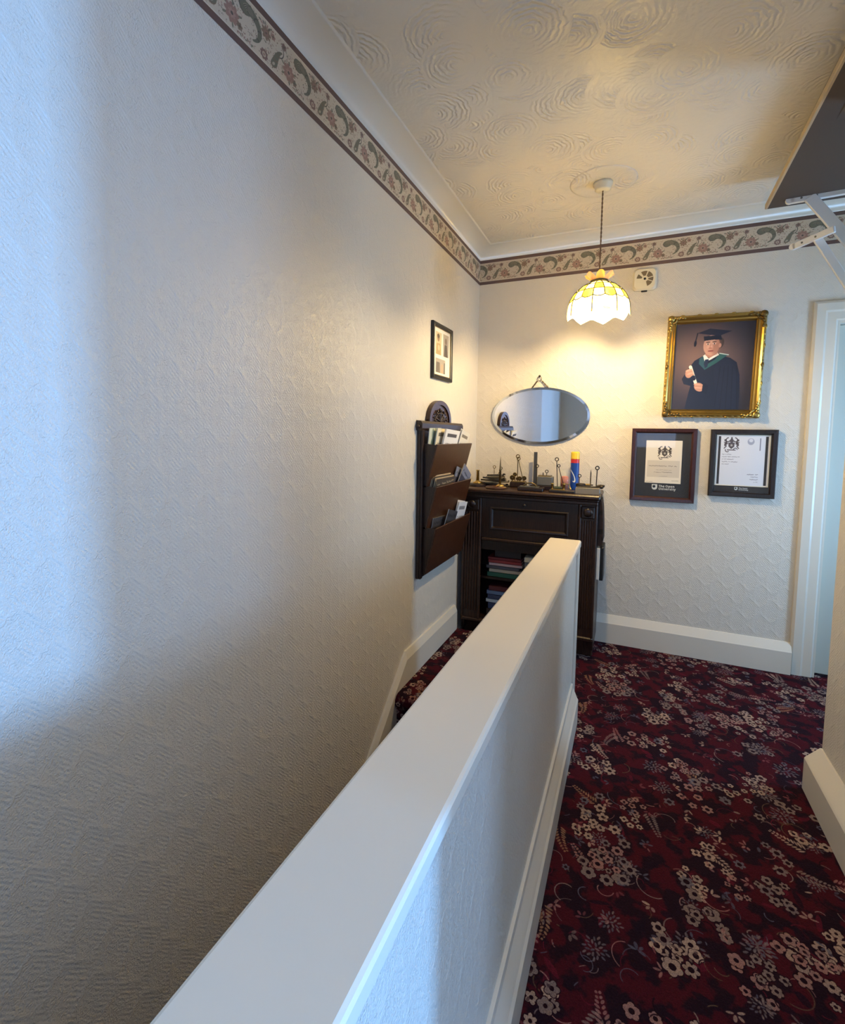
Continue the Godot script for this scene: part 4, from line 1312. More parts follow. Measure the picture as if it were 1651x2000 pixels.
func pictures() -> void:
	# gilt framed portrait
	var t := thing("portrait", "graduation portrait in an ornate gilt frame on the end wall", "picture", Vector3(0.407, 1.752, BZ))
	t.rotation.z = deg_to_rad(-0.9)
	var w := 0.492
	var h := 0.598
	var m := MB.new()
	m.frame(w, h, [Vector2(0.004, 0.001), Vector2(0.0, 0.022), Vector2(0.006, 0.036), Vector2(0.014, 0.041), Vector2(0.022, 0.036), Vector2(0.030, 0.025), Vector2(0.038, 0.022), Vector2(0.042, 0.026), Vector2(0.048, 0.018), Vector2(0.048, 0.008)])
	obj("frame", m, M.gold, t)
	for sx in [-1.0, 1.0]:
		for sy in [-1.0, 1.0]:
			m = MB.new()
			var c := Vector3(sx * (w * 0.5 - 0.018), sy * (h * 0.5 - 0.018), 0.036)
			m.ball(c, Vector3(0.020, 0.020, 0.010), 10)
			for k in 4:
				m.ball(c + Vector3(-sx * (0.020 + 0.015 * k), sy * 0.004 * (1 - k % 2), 0.001), Vector3(0.012, 0.010 - 0.001 * k, 0.007), 8)
				m.ball(c + Vector3(sx * 0.004 * (1 - k % 2), -sy * (0.020 + 0.015 * k), 0.001), Vector3(0.010 - 0.001 * k, 0.012, 0.007), 8)
			m.tube([c + Vector3(-sx * 0.03, -sy * 0.004, -0.004), c + Vector3(-sx * 0.022, -sy * 0.022, 0.0), c + Vector3(-sx * 0.004, -sy * 0.03, -0.004)], 0.005, 6)
			obj("corner_ornament", m, M.gold_dark if sx * sy > 0 else M.gold, t)
	for q in [Vector3(w * 0.5 - 0.010, 0, 0.036), Vector3(-w * 0.5 + 0.010, 0, 0.036)]:
		m = MB.new()
		m.ball(q, Vector3(0.010, 0.016, 0.008), 8)
		m.ball(q + Vector3(0, 0.024, -0.002), Vector3(0.007, 0.012, 0.006), 8)
		m.ball(q + Vector3(0, -0.024, -0.002), Vector3(0.007, 0.012, 0.006), 8)
		obj("side_ornament", m, M.gold_dark, t)
	m = MB.new()
	var fol := MB.new()
	for k in 13:     # running leaves along the outer edge
		for s in [-1.0, 1.0]:
			var e := (k - 6) / 6.0
			fol.ball(Vector3(e * 0.17, s * (h * 0.5 - 0.008 + 0.004 * cos(k * 2.1)), 0.034), Vector3(0.013, 0.006, 0.006), 7)
			fol.ball(Vector3(s * (w * 0.5 - 0.008 + 0.003 * cos(k * 2.1)), e * 0.21, 0.034), Vector3(0.006, 0.015, 0.006), 7)
	obj("leaf_edging", fol, M.gold, t)
	var pm := mat("portrait_print", Color.WHITE, 0.35)
	pm.albedo_texture = portrait_texture()
	obj("painting", plate(w - 0.092, h - 0.092, 0.004, at_px(0, 0, 0.010)), pm, t)
	# certificates
	t = thing("certificate", "mahogany framed certificate with cream paper on a dark mount beside the cabinet", "certificate", Vector3(0.1745, 1.164, BZ), "certificates under the portrait")
	w = 0.353
	h = 0.447
	m = MB.new()
	m.frame(w, h, [Vector2(0, 0.001), Vector2(0, 0.024), Vector2(0.003, 0.027), Vector2(0.020, 0.025), Vector2(0.028, 0.017), Vector2(0.029, 0.010)])
	obj("frame", m, M.mahogany, t)
	var mt := mat("mount_navy", rgb(26, 28, 36), 0.7)
	var mount := obj("mount", plate(w - 0.05, h - 0.05, 0.004, at_px(0, 0, 0.010)), mt, t)
	var c1 := mat("certificate_print", Color.WHITE, 0.7)
	c1.albedo_texture = certificate_one()
	obj("paper", plate(0.196, 0.262, 0.001, at_px(0.004, 0.020, 0.0115)), c1, t)
	var ink := mat("logo_white", rgb(206, 206, 200), 0.6)
	var lg := MB.new()
	lg.prism(shield(0.030, 0.034), 0, 0.001, at_px(-0.038, -0.136, 0.0102))
	obj("logo_shield", lg, ink, mount)
	var ds := MB.new()
	ds.lathe([Vector2(0, 0), Vector2(0.0085, 0.0), Vector2(0.0085, 0.001), Vector2(0, 0.001)], 16, Transform3D(Basis(Vector3.RIGHT, PI / 2), Vector3(-0.041, -0.132, 0.0110)))
	obj("logo_disc", ds, mt, mount)
	letters("The Open", 0.019, 0.0006, ink, mount, at_px(-0.016, -0.129, 0.0108))
	letters("University", 0.019, 0.0006, ink, mount, at_px(-0.016, -0.146, 0.0108))
	obj("glass", MB.new().box(Vector3(0, 0, 0.0165), Vector3(w - 0.054, h - 0.054, 0.0012)), M.pane_glass, t)
	t = thing("certificate", "black framed certificate with white paper and dark side stripes near the door", "certificate", Vector3(0.582, 1.190, BZ), "certificates under the portrait")
	w = 0.324
	h = 0.390
	m = MB.new()
	m.frame(w, h, [Vector2(0, 0.001), Vector2(0, 0.026), Vector2(0.004, 0.029), Vector2(0.022, 0.027), Vector2(0.026, 0.020), Vector2(0.027, 0.010)])
	m.box(Vector3(0, 0, 0.009), Vector3(w - 0.05, h - 0.05, 0.004))
	obj("frame", m, M.ebony, t)
	var gm := MB.new()
	gm.frame(0.262, 0.296, [Vector2(0, 0.0), Vector2(0, 0.0015), Vector2(0.004, 0.0015), Vector2(0.004, 0.0)], at_px(0, 0.016, 0.011))
	obj("gilt_slip", gm, M.plastic, t)
	var c2 := mat("letter_print", Color.WHITE, 0.7)
	c2.albedo_texture = certificate_two()
	obj("paper", plate(0.254, 0.288, 0.001, at_px(0, 0.016, 0.0118)), c2, t)
	lg = MB.new()
	lg.prism(shield(0.016, 0.018), 0, 0.001, at_px(-0.022, -0.1475, 0.0112))
	obj("logo_shield", lg, ink, t)
	ds = MB.new()
	ds.lathe([Vector2(0, 0), Vector2(0.0045, 0.0), Vector2(0.0045, 0.001), Vector2(0, 0.001)], 14, Transform3D(Basis(Vector3.RIGHT, PI / 2), Vector3(-0.0235, -0.1455, 0.0118)))
	obj("logo_disc", ds, M.black, t)
	letters("The Open", 0.0095, 0.0005, ink, t, at_px(-0.009, -0.1435, 0.0115))
	letters("University", 0.0095, 0.0005, ink, t, at_px(-0.009, -0.1530, 0.0115))
	obj("glass", MB.new().box(Vector3(0, 0, 0.0165), Vector3(w - 0.052, h - 0.052, 0.0012)), M.pane_glass, t)
	# small black frame on the left wall
	t = thing("photo_frame", "small black frame with three old photographs on the left wall", "picture", Vector3(LX, 1.795, -2.62))
	t.basis = Basis(Vector3.UP, PI / 2) * Basis(Vector3(0, 0, 1), deg_to_rad(0.6))
	w = 0.305
	h = 0.308
	m = MB.new()
	m.frame(w, h, [Vector2(0, 0.001), Vector2(0, 0.014), Vector2(0.004, 0.019), Vector2(0.012, 0.016), Vector2(0.016, 0.018), Vector2(0.024, 0.012), Vector2(0.024, 0.006)])
	obj("frame", m, M.black, t)
	var fm := mat("photo_print", Color.WHITE, 0.6)
	fm.albedo_texture = family_photo()
	obj("photographs", plate(w - 0.046, h - 0.046, 0.003, at_px(0, 0, 0.008)), fm, t)
	obj("gilt_line", MB.new().frame(w - 0.044, h - 0.044, [Vector2(0, 0.008), Vector2(0, 0.0105), Vector2(0.004, 0.0105), Vector2(0.004, 0.008)]), M.gold, t)
	obj("glass", MB.new().box(Vector3(0, 0, 0.0115), Vector3(w - 0.05, h - 0.05, 0.001)), M.pane_glass, t)

func shield(w: float, h: float) -> PackedVector2Array:
	var p := PackedVector2Array()
	p.append(Vector2(-w * 0.5, h * 0.5))
	p.append(Vector2(w * 0.5, h * 0.5))
	for i in 9:
		var a := PI * i / 8.0
		p.append(Vector2(w * 0.5 * cos(a), -h * 0.08 - h * 0.42 * sin(a)))
	return p

func mirror() -> void:
	var t := thing("wall_mirror", "frameless oval mirror with a bright cut edge hanging by a chain", "mirror", Vector3(-0.5765, 1.467, BZ))
	t.rotation.x = deg_to_rad(0.4)
	var A := 0.322
	var B := 0.190
	var N := 72
	var z0 := 0.012
	var glass := MB.new()
	var bev := MB.new()
	var edge := MB.new()
	for i in N:
		var a := TAU * i / N
		var b := TAU * (i + 1) / N
		var P := func(an: float, ins: float, z: float) -> Vector3: return Vector3((A - ins) * cos(an), (B - ins) * sin(an), z)
		glass.face([Vector3(0, 0, z0 + 0.006), P.call(a, 0.016, z0 + 0.006), P.call(b, 0.016, z0 + 0.006)], Vector3(0, 0, 1))
		bev.face([P.call(a, 0.016, z0 + 0.006), P.call(b, 0.016, z0 + 0.006), P.call(b, 0.0, z0 + 0.0035), P.call(a, 0.0, z0 + 0.0035)], Vector3(cos(a) * 0.2, sin(a) * 0.2, 1))
		edge.face([P.call(a, 0.0, z0 + 0.0034), P.call(b, 0.0, z0 + 0.0034), P.call(b, 0.001, 0.001), P.call(a, 0.001, 0.001)], Vector3(cos(a), sin(a), 0), 0)
		edge.face([Vector3(0, 0, 0.001), P.call(a, 0.001, 0.001), P.call(b, 0.001, 0.001)], Vector3(0, 0, -1))
	obj("glass", glass, M.silver, t)
	obj("bevel", bev, M.silver_edge, t)
	obj("backing", edge, M.iron, t)
	var ch := MB.new()
	var hook := Vector3(-0.005, 0.258, 0.012)
	for s in [-1.0, 1.0]:
		var foot := Vector3(s * 0.056, 0.184, 0.014)
		for k in 7:
			var p := foot.lerp(hook + Vector3(s * 0.012, -0.022, 0), (k + 0.5) / 7.0)
			var d := (hook - foot).normalized()
			var sd := Vector3(0, 0, 1) if k % 2 == 0 else d.cross(Vector3(0, 0, 1))
			var pts := []
			for j in 8:
				var an := TAU * j / 8.0
				pts.append(p + d * cos(an) * 0.0085 + sd * sin(an) * 0.004)
			ch.tube(pts, 0.0016, 5, true)
	obj("chain", ch, M.old_brass, t)
	var hk := MB.new()
	var rp := []
	for j in 14:
		rp.append(hook + Vector3(0.013 * sin(TAU * j / 14.0), 0.013 * cos(TAU * j / 14.0) - 0.010, 0))
	hk.tube(rp, 0.0018, 6, true)
	obj("hanging_ring", hk, M.old_brass, t)
	hk = MB.new()
	hk.ball(hook + Vector3(0, 0.006, 0.002), Vector3(0.008, 0.008, 0.006), 10)
	hk.tube([hook + Vector3(0, 0.004, -0.012), hook + Vector3(0, 0.004, 0.002)], 0.0025, 6)
	obj("nail", hk, M.iron, t)

func pendant() -> void:
	var C := Vector3(-0.188, CY, -2.70)
	var t := thing("pendant_lamp", "lit stained glass pendant lamp hanging from the ceiling on a brown cord", "lamp", C)
	var ring := MB.new()
	ring.lathe([Vector2(0.0, -0.004), Vector2(0.125, -0.0035), Vector2(0.140, -0.0055), Vector2(0.152, -0.003), Vector2(0.160, 0.0), Vector2(0.0, 0.0)], 48)
	obj("ceiling_disc", ring, M.ceiling_paper, t)
	var rs := MB.new()
	rs.lathe([Vector2(0, -0.042), Vector2(0.030, -0.042), Vector2(0.038, -0.036), Vector2(0.040, -0.020), Vector2(0.046, -0.016), Vector2(0.047, -0.005), Vector2(0.0, -0.005)], 28)
	obj("ceiling_rose", rs, M.plastic, t)
	var cd := MB.new()
	for s in [0.0, PI]:
		var pts := []
		for i in 61:
			var f := i / 60.0
			pts.append(Vector3(0.0022 * cos(f * 70.0 + s), lerpf(-0.04, -0.50, f), 0.0022 * sin(f * 70.0 + s)))
		cd.tube(pts, 0.0024, 5)
	obj("cord", cd, M.cord, t)
	var hd := MB.new()
	hd.lathe([Vector2(0.0, -0.585), Vector2(0.021, -0.585), Vector2(0.021, -0.54), Vector2(0.028, -0.535), Vector2(0.028, -0.525), Vector2(0.014, -0.50), Vector2(0.005, -0.47), Vector2(0.0, -0.47)], 18)
	obj("lampholder", hd, M.plastic, t)
	# dome of leaded glass pieces
	var top := -0.487
	var prof := func(f: float) -> Vector2:      # radius and height down the dome
		var a := lerpf(0.26, 1.56, f)
		return Vector2(0.151 * sin(a), top - 0.150 * (1.0 - cos(a)) / (1.0 - cos(1.56)) - 0.004)
	var gal := MB.new()
	gal.lathe([Vector2(0.0, top - 0.006), Vector2(0.044, top - 0.006), Vector2(0.044, top + 0.002), Vector2(0.0, top + 0.004)], 20)
	var sh := obj("shade", gal, M.lead, t)
	var rows := [0.0, 0.26, 0.50, 0.72, 1.0]
	var tones := ["shade_cream", "shade_pale", "shade_cream", "shade_yellow", "shade_yellow", "shade_pale", "shade_cream", "shade_amber"]
	var cames := MB.new()
	for r in 4:
		var n := 16 if r < 3 else 8
		for k in n:
			var a0 := TAU * k / n + 0.12
			var a1 := TAU * (k + 1) / n + 0.12
			var g := MB.new()
			var S := 3 if r < 3 else 7
			for i in S:
				for j in S:
					var q := []
					var qi := []
					for e in [[i, j], [i + 1, j], [i + 1, j + 1], [i, j + 1]]:
						var f0: float = rows[r]
						var f1: float = rows[r + 1]
						var u: float = e[0] / float(S)
						if r == 3:
							f1 = 1.0 + 0.16 * absf(u - 0.5) * 2.0       # the lower edge hangs in points at the seams
						elif r == 2:
							f1 += 0.05 * sin(u * PI) * (1 if k % 2 == 0 else -1)
						if r == 3:
							f0 += 0.05 * sin(fposmod(u * 2.0, 1.0) * PI) * (1 if u < 0.5 else -1)
						var f: float = lerpf(f0, f1, e[1] / float(S))
						var p: Vector2 = prof.call(minf(f, 1.0))
						if f > 1.0:
							p.y -= (f - 1.0) * 0.19
							p.x += (f - 1.0) * 0.02
						var an := lerpf(a0, a1, u)
						q.append(Vector3(p.x * cos(an), p.y, p.x * sin(an)))
						qi.append(Vector3((p.x - 0.0025) * cos(an), p.y - 0.001, (p.x - 0.0025) * sin(an)))
					var o: Vector3 = Vector3(q[0].x, 0.05, q[0].z)
					g.face(q, o, 0)
					g.face(qi, -o, 1)
			var tone: String = tones[(r * 2 + k % 2) % 8]
			if r == 1 and k % 4 == 1:
				tone = "shade_yellow"
			if r == 3 and k % 3 == 1:
				tone = "shade_cream"
			obj("glass_panel", g, M[tone], sh)
			var pts := []
			for i in 5:
				var f := lerpf(rows[r], rows[r + 1], i / 4.0)
				var p2: Vector2 = prof.call(f)
				pts.append(Vector3((p2.x + 0.0010) * cos(a0), p2.y, (p2.x + 0.0010) * sin(a0)))
			if r == 3:
				pts.append(Vector3(0.154 * cos(a0), prof.call(1.0).y - 0.030, 0.154 * sin(a0)))
			cames.tube(pts, 0.0027, 5)
	for r in [1, 2, 3]:
		var loop := []
		for i in 48:
			var an2 := TAU * i / 48.0 + 0.12
			var f2: float = rows[r]
			if r == 3:
				f2 += 0.05 * sin(i / 3.0 * PI) * (1 if int(i / 3.0) % 2 == 0 else -1)
			var p3: Vector2 = prof.call(f2)
			loop.append(Vector3((p3.x + 0.0010) * cos(an2), p3.y, (p3.x + 0.0010) * sin(an2)))
		cames.tube(loop, 0.0027, 5, true)
	obj("leading", cames, M.lead, sh)
	# crown of flared glass petals
	for k in 7:
		var a := TAU * k / 7.0 + 0.5
		var g2 := MB.new()
		var d := Vector3(cos(a), 0, sin(a))
		var s := Vector3(-sin(a), 0, cos(a))
		for i in 5:
			for j in 4:
				for side in [0.0, 0.003]:
					var q2 := []
					for e in [[i, j], [i + 1, j], [i + 1, j + 1], [i, j + 1]]:
						var u2: float = e[0] / 5.0 - 0.5
						var v2: float = e[1] / 4.0
						var wd := lerpf(0.026, 0.040, sin(v2 * 2.2))
						var up := v2 * 0.048 * (1.0 - 1.1 * u2 * u2)
						q2.append(d * (0.036 + 0.030 * v2 * v2 - 0.012 * u2 * u2 * 4.0 * (1.0 - v2) + side) + s * (u2 * wd) + Vector3(0, top - 0.008 + up, 0))
					g2.face(q2, d * (1.0 if side > 0.0 else -1.0), 0 if side > 0.0 else 1)
		obj("crown_petal", g2, M.shade_rose if k % 2 == 0 else M.shade_amber, sh)
	var bl := MB.new()
	bl.lathe([Vector2(0.0, -0.675), Vector2(0.016, -0.671), Vector2(0.027, -0.658), Vector2(0.030, -0.642), Vector2(0.026, -0.622), Vector2(0.017, -0.602), Vector2(0.013, -0.585), Vector2(0.0, -0.584)], 20)
	obj("bulb", bl, M.bulb, t)
	var l := OmniLight3D.new()
	l.name = "pendant_light"
	l.light_color = Color(1.0, 0.885, 0.67)
	l.light_energy = 1.06
	l.light_size = 0.028
	l.omni_range = 9.0
	l.omni_attenuation = 2.0
	l.shadow_enabled = true
	t.add_child(l)
	l.position = Vector3(0, -0.642, 0)

func alarm() -> void:
	var t := thing("smoke_alarm", "square cream smoke alarm on the end wall just below the border", "smoke alarm", Vector3(0.028, 2.290, BZ))
	t.rotation.z = deg_to_rad(-1.0)
	var rr := func(w: float, r: float) -> PackedVector2Array:
		var p := PackedVector2Array()
		for c in [[1, 1, 0.0], [-1, 1, 0.5], [-1, -1, 1.0], [1, -1, 1.5]]:
			for i in 5:
				var a: float = PI * c[2] + PI * 0.5 * i / 4.0
				p.append(Vector2(c[0] * (w * 0.5 - r) + r * cos(a), c[1] * (w * 0.5 - r) + r * sin(a)))
		return p
	var m := MB.new()
	m.prism(rr.call(0.132, 0.024), 0.0, 0.020, Transform3D(), -1)
	var a0: PackedVector2Array = rr.call(0.132, 0.024)
	var a1: PackedVector2Array = rr.call(0.114, 0.024)
	for i in a0.size():
		var j := (i + 1) % a0.size()
		m.face([Vector3(a0[i].x, a0[i].y, 0.020), Vector3(a0[j].x, a0[j].y, 0.020), Vector3(a1[j].x, a1[j].y, 0.034), Vector3(a1[i].x, a1[i].y, 0.034)], Vector3(a0[i].x, a0[i].y, 0.06))
	m.prism(a1, 0.02, 0.034)
	obj("body", m, M.plastic, t)
	for q in [[0.30, 1.15], [1.30, 2.10], [2.45, 3.05], [-1.25, -0.45], [-0.35, 0.18]]:
		var v := MB.new()
		var pl := PackedVector2Array()
		for i in 6:
			var a: float = lerpf(q[0], q[1], i / 5.0)
			pl.append(Vector2(cos(a), sin(a)) * 0.046)
		for i in 6:
			var a: float = lerpf(q[1] - 0.08, q[0] + 0.08, i / 5.0)
			pl.append(Vector2(cos(a), sin(a)) * 0.018)
		v.prism(pl, 0.034, 0.0350)
		obj("vent", v, M.vent, t)
	var b := MB.new()
	b.lathe([Vector2(0.0, 0), Vector2(0.007, 0), Vector2(0.007, 0.002), Vector2(0, 0.003)], 14, Transform3D(Basis(Vector3.RIGHT, PI / 2), Vector3(0, 0, 0.034)))
	obj("sounder_hole", b, M.black, t)
	obj("test_button", MB.new().box(Vector3(0.0, -0.068, 0.014), Vector3(0.034, 0.010, 0.014), 0.003), M.iron, t)

func clutter() -> void:
	var T := 0.992
	var g := "brass and iron pieces laid out on top of the cabinet"
	# candlestick at the left end
	var t := thing("brass_stand", "short brass column on an octagonal dark base at left end of cabinet top", "stand", Vector3(-0.935, T, -3.14), g)
	obj("base", MB.new().lathe([Vector2(0, 0), Vector2(0.062, 0), Vector2(0.062, 0.010), Vector2(0.054, 0.018), Vector2(0, 0.018)], 8, Transform3D(), false), M.walnut, t)
	obj("flange", MB.new().lathe([Vector2(0, 0.018), Vector2(0.032, 0.018), Vector2(0.030, 0.024), Vector2(0.016, 0.030), Vector2(0.014, 0.036), Vector2(0, 0.036)], 20), M.brass, t)
	obj("column", MB.new().lathe([Vector2(0, 0.034), Vector2(0.010, 0.034), Vector2(0.009, 0.098), Vector2(0.011, 0.102), Vector2(0.011, 0.108), Vector2(0, 0.108)], 16), M.brass, t)
	# spike on a round base
	t = thing("brass_spike", "tall tapering brass spike on a low dark base in front of papers", "spike", Vector3(-0.783, T, -3.045), g)
	obj("base", MB.new().lathe([Vector2(0, 0), Vector2(0.070, 0), Vector2(0.072, 0.006), Vector2(0.062, 0.016), Vector2(0, 0.017)], 8, Transform3D(), false), M.mahogany, t)
	obj("flange", MB.new().lathe([Vector2(0, 0.016), Vector2(0.028, 0.016), Vector2(0.024, 0.022), Vector2(0.012, 0.030), Vector2(0.0, 0.030)], 18, at_px(0.024, 0, 0)), M.brass, t)
	obj("spike", MB.new().lathe([Vector2(0, 0.028), Vector2(0.008, 0.028), Vector2(0.007, 0.115), Vector2(0.009, 0.118), Vector2(0.006, 0.125), Vector2(0.003, 0.175), Vector2(0.0005, 0.21), Vector2(0, 0.21)], 12, at_px(0.024, 0, 0)), M.old_brass, t)
	# heap of thin metal plates
	var gr := RandomNumberGenerator.new()
	gr.seed = 41
	var y := T
	var ord := ["lowest", "second", "third", "fourth", "fifth", "sixth", "topmost"]
	for i in 7:
		var p := thing("metal_plate", "%s thin dark metal plate in the heap near the left end of cabinet" % ord[i], "plate", Vector3(-0.835 + gr.randf_range(-0.022, 0.022), y, -3.20 + gr.randf_range(-0.012, 0.012)), "metal plates heaped on the cabinet")
		p.rotation = Vector3(gr.randf_range(-0.06, 0.06), gr.randf_range(-0.5, 0.5), gr.randf_range(-0.10, 0.10))
		var w := lerpf(0.19, 0.10, i / 6.0)
		var m := MB.new()
		m.box(Vector3(0, 0.0035, 0), Vector3(w, 0.004, 0.10), 0.001)
		m.box(Vector3(0, 0.006, 0.05), Vector3(w * 0.96, 0.010, 0.004), 0.001)
		obj("sheet", m, [M.iron, M.steel, M.old_brass][i % 3], p)
		obj("lug", MB.new().box(Vector3(w * 0.5 - 0.004, 0.008, -0.02), Vector3(0.012, 0.010, 0.02), 0.002), M.iron, p)
		y += 0.0115
	ring_rod("small ring topped pin on top of the metal plates at left", Vector3(-0.836, y, -3.19), Vector3(-0.836, 1.112, -3.19), 0.0022, 0.0085, g, M.old_brass)
	ring_rod("small tilted ring topped pin beside the spike on the metal plates", Vector3(-0.812, y, -3.20), Vector3(-0.793, 1.105, -3.20), 0.0022, 0.0085, g, M.old_brass)
	# block with wheels and two leaning rods
	t = thing("wheel_mount", "little brass wheels on a wooden block in the middle of cabinet top", "mount", Vector3(-0.676, T, -3.21), g)
	obj("block", MB.new().box(Vector3(0, 0.018, 0), Vector3(0.10, 0.036, 0.07), 0.004), M.walnut, t)
	obj("brass_plate", MB.new().box(Vector3(0, 0.0385, 0), Vector3(0.09, 0.005, 0.06), 0.001), M.brass, t)
	for q in [[-0.038, 0.062, 0.016], [-0.022, 0.084, 0.012], [0.010, 0.058, 0.014], [0.040, 0.062, 0.013], [-0.004, 0.056, 0.010]]:
		var m2 := MB.new()
		m2.lathe([Vector2(0.003, -0.003), Vector2(q[2], -0.003), Vector2(q[2] + 0.002, 0.0), Vector2(q[2], 0.003), Vector2(0.003, 0.003)], 14, Transform3D(Basis(Vector3.RIGHT, PI / 2 + 0.2), Vector3(q[0], q[1], 0.012)), false)
		m2.tube([Vector3(q[0], 0.04, 0.010), Vector3(q[0], q[1], 0.010)], 0.003, 6)
		obj("wheel", m2, M.old_brass, t)
	ring_rod("upright ringed rod of the leaning pair in the middle of cabinet top", Vector3(-0.682, T + 0.041, -3.205), Vector3(-0.682, 1.185, -3.20), 0.003, 0.011, g, M.old_brass)
	ring_rod("slanting ringed rod of the leaning pair in the middle of cabinet top", Vector3(-0.640, T + 0.041, -3.19), Vector3(-0.674, 1.172, -3.185), 0.0026, 0.010, g, M.old_brass)
	# flat bar
	t = thing("steel_bar", "tall flat dark steel bar standing on end against the wall", "bar", Vector3(-0.582, T, -3.29), g)
	obj("bar", MB.new().box(Vector3(-0.001, 0.1165, 0), Vector3(0.023, 0.233, 0.007), 0.001), M.steel, t)
	# box with ring bolt
	t = thing("metal_box", "small grey metal box with a ring bolt in its lid", "box", Vector3(-0.492, T, -3.15), g)
	obj("foot", MB.new().box(Vector3(-0.02, 0.014, 0.0), Vector3(0.14, 0.028, 0.08), 0.003), M.walnut, t)
	obj("body", MB.new().box(Vector3(0, 0.057, 0), Vector3(0.094, 0.058, 0.07), 0.004), M.tin, t)
	obj("lid", MB.new().box(Vector3(-0.004, 0.0875, 0), Vector3(0.080, 0.006, 0.064), 0.002), M.old_brass, t)
	obj("knob", MB.new().lathe([Vector2(0, 0.09), Vector2(0.003, 0.09), Vector2(0.003, 0.108), Vector2(0, 0.109)], 8, at_px(-0.016, 0, 0.0)), M.iron, t)
	var pts := []
	for i in 14:
		pts.append(Vector3(0.006 + 0.009 * sin(TAU * i / 14.0), 0.116 + 0.009 * cos(TAU * i / 14.0), 0))
	obj("ring_bolt", MB.new().tube(pts, 0.0024, 6, true).tube([Vector3(0.006, 0.09, 0), Vector3(0.006, 0.107, 0)], 0.0024, 6), M.iron, t)
	ring_rod("small dark ringed pin between the steel bar and the metal box", Vector3(-0.556, T + 0.028, -3.20), Vector3(-0.556, 1.128, -3.20), 0.0024, 0.0095, g, M.iron)
	# dark slab with pale edge
	t = thing("wooden_slab", "dark wooden slab with worn pale edge at the front of cabinet top", "slab", Vector3(-0.56, T, -3.035), g)
	obj("board", MB.new().box(Vector3(0, 0.011, 0), Vector3(0.155, 0.022, 0.08), 0.004), M.walnut, t)
	obj("plate", MB.new().box(Vector3(-0.01, 0.0245, 0), Vector3(0.12, 0.005, 0.06), 0.001), M.steel, t)
	obj("loop", MB.new().tube([Vector3(-0.05, 0.026, -0.01), Vector3(-0.03, 0.044, -0.01), Vector3(0.0, 0.048, -0.01), Vector3(0.02, 0.040, -0.01), Vector3(0.03, 0.026, -0.01)], 0.005, 6), M.old_brass, t)
	# terminal block
	t = thing("terminal_block", "dark base with two bright brass posts at the front of cabinet top", "terminal block", Vector3(-0.385, T, -3.04), g)
	obj("base", MB.new().box(Vector3(0.012, 0.008, 0), Vector3(0.15, 0.016, 0.075), 0.003), M.ebony, t)
	for x in [-0.046, 0.022]:
		obj("post", MB.new().lathe([Vector2(0, 0.015), Vector2(0.008, 0.015), Vector2(0.007, 0.022), Vector2(0.007, 0.046), Vector2(0.010, 0.048), Vector2(0.010, 0.054), Vector2(0, 0.056)], 12, at_px(x, 0, 0.012)), M.brass, t)
	obj("coil", MB.new().tube([Vector3(-0.034, 0.026, 0.008), Vector3(0.010, 0.026, 0.008)], 0.011, 10), mat("coil_green", rgb(34, 48, 32), 0.5), t)
	obj("lever", MB.new().tube([Vector3(0.018, 0.056, 0.008), Vector3(0.05, 0.05, -0.01), Vector3(0.062, 0.022, 0.014)], 0.003, 6), M.brass, t)
	obj("binding", MB.new().tube([Vector3(-0.052, 0.02, 0.03), Vector3(0.03, 0.02, 0.03)], 0.003, 6), M.brass, t)
	ring_rod("tall thin ringed rod standing left of the glass tumbler", Vector3(-0.418, T + 0.001, -3.16), Vector3(-0.428, 1.176, -3.16), 0.0026, 0.0105, g, M.iron)
	ring_rod("thin ringed rod leaning across the glass tumbler", Vector3(-0.368, T + 0.001, -3.135), Vector3(-0.411, 1.14, -3.13), 0.0023, 0.008, g, M.iron)
	# tumbler with orange contents
	t = thing("glass_tumbler", "ribbed glass tumbler half filled with orange beads behind the leaning rod", "tumbler", Vector3(-0.383, T, -3.215), g)
	obj("glass", MB.new().lathe([Vector2(0, 0), Vector2(0.026, 0), Vector2(0.031, 0.128), Vector2(0.029, 0.128), Vector2(0.0245, 0.004), Vector2(0, 0.004)], 24), M.tumbler, t)
	obj("contents", MB.new().lathe([Vector2(0, 0.005), Vector2(0.0235, 0.005), Vector2(0.0255, 0.080), Vector2(0.018, 0.086), Vector2(0, 0.083)], 18), mat("orange", rgb(206, 108, 70), 0.5), t)
	# spray can
	t = thing("spray_can", "blue aerosol can with a yellow cap and a white swirl", "spray can", Vector3(-0.327, T, -3.25), g)
	obj("body", MB.new().lathe([Vector2(0, 0), Vector2(0.025, 0), Vector2(0.0265, 0.003), Vector2(0.0265, 0.176), Vector2(0, 0.176)], 28, Transform3D(), false), mat("can_blue", rgb(24, 66, 150), 0.3), t)
	obj("red_band", MB.new().lathe([Vector2(0.0264, 0.172), Vector2(0.0268, 0.172), Vector2(0.0268, 0.198), Vector2(0.0, 0.198)], 28, Transform3D(), false), mat("can_red", rgb(196, 50, 52), 0.3), t)
	obj("cap", MB.new().lathe([Vector2(0, 0.196), Vector2(0.0268, 0.196), Vector2(0.0268, 0.232), Vector2(0.0255, 0.240), Vector2(0.022, 0.243), Vector2(0, 0.243)], 28, Transform3D(), false), mat("can_yellow", rgb(240, 204, 60), 0.35), t)
	var sw := MB.new()
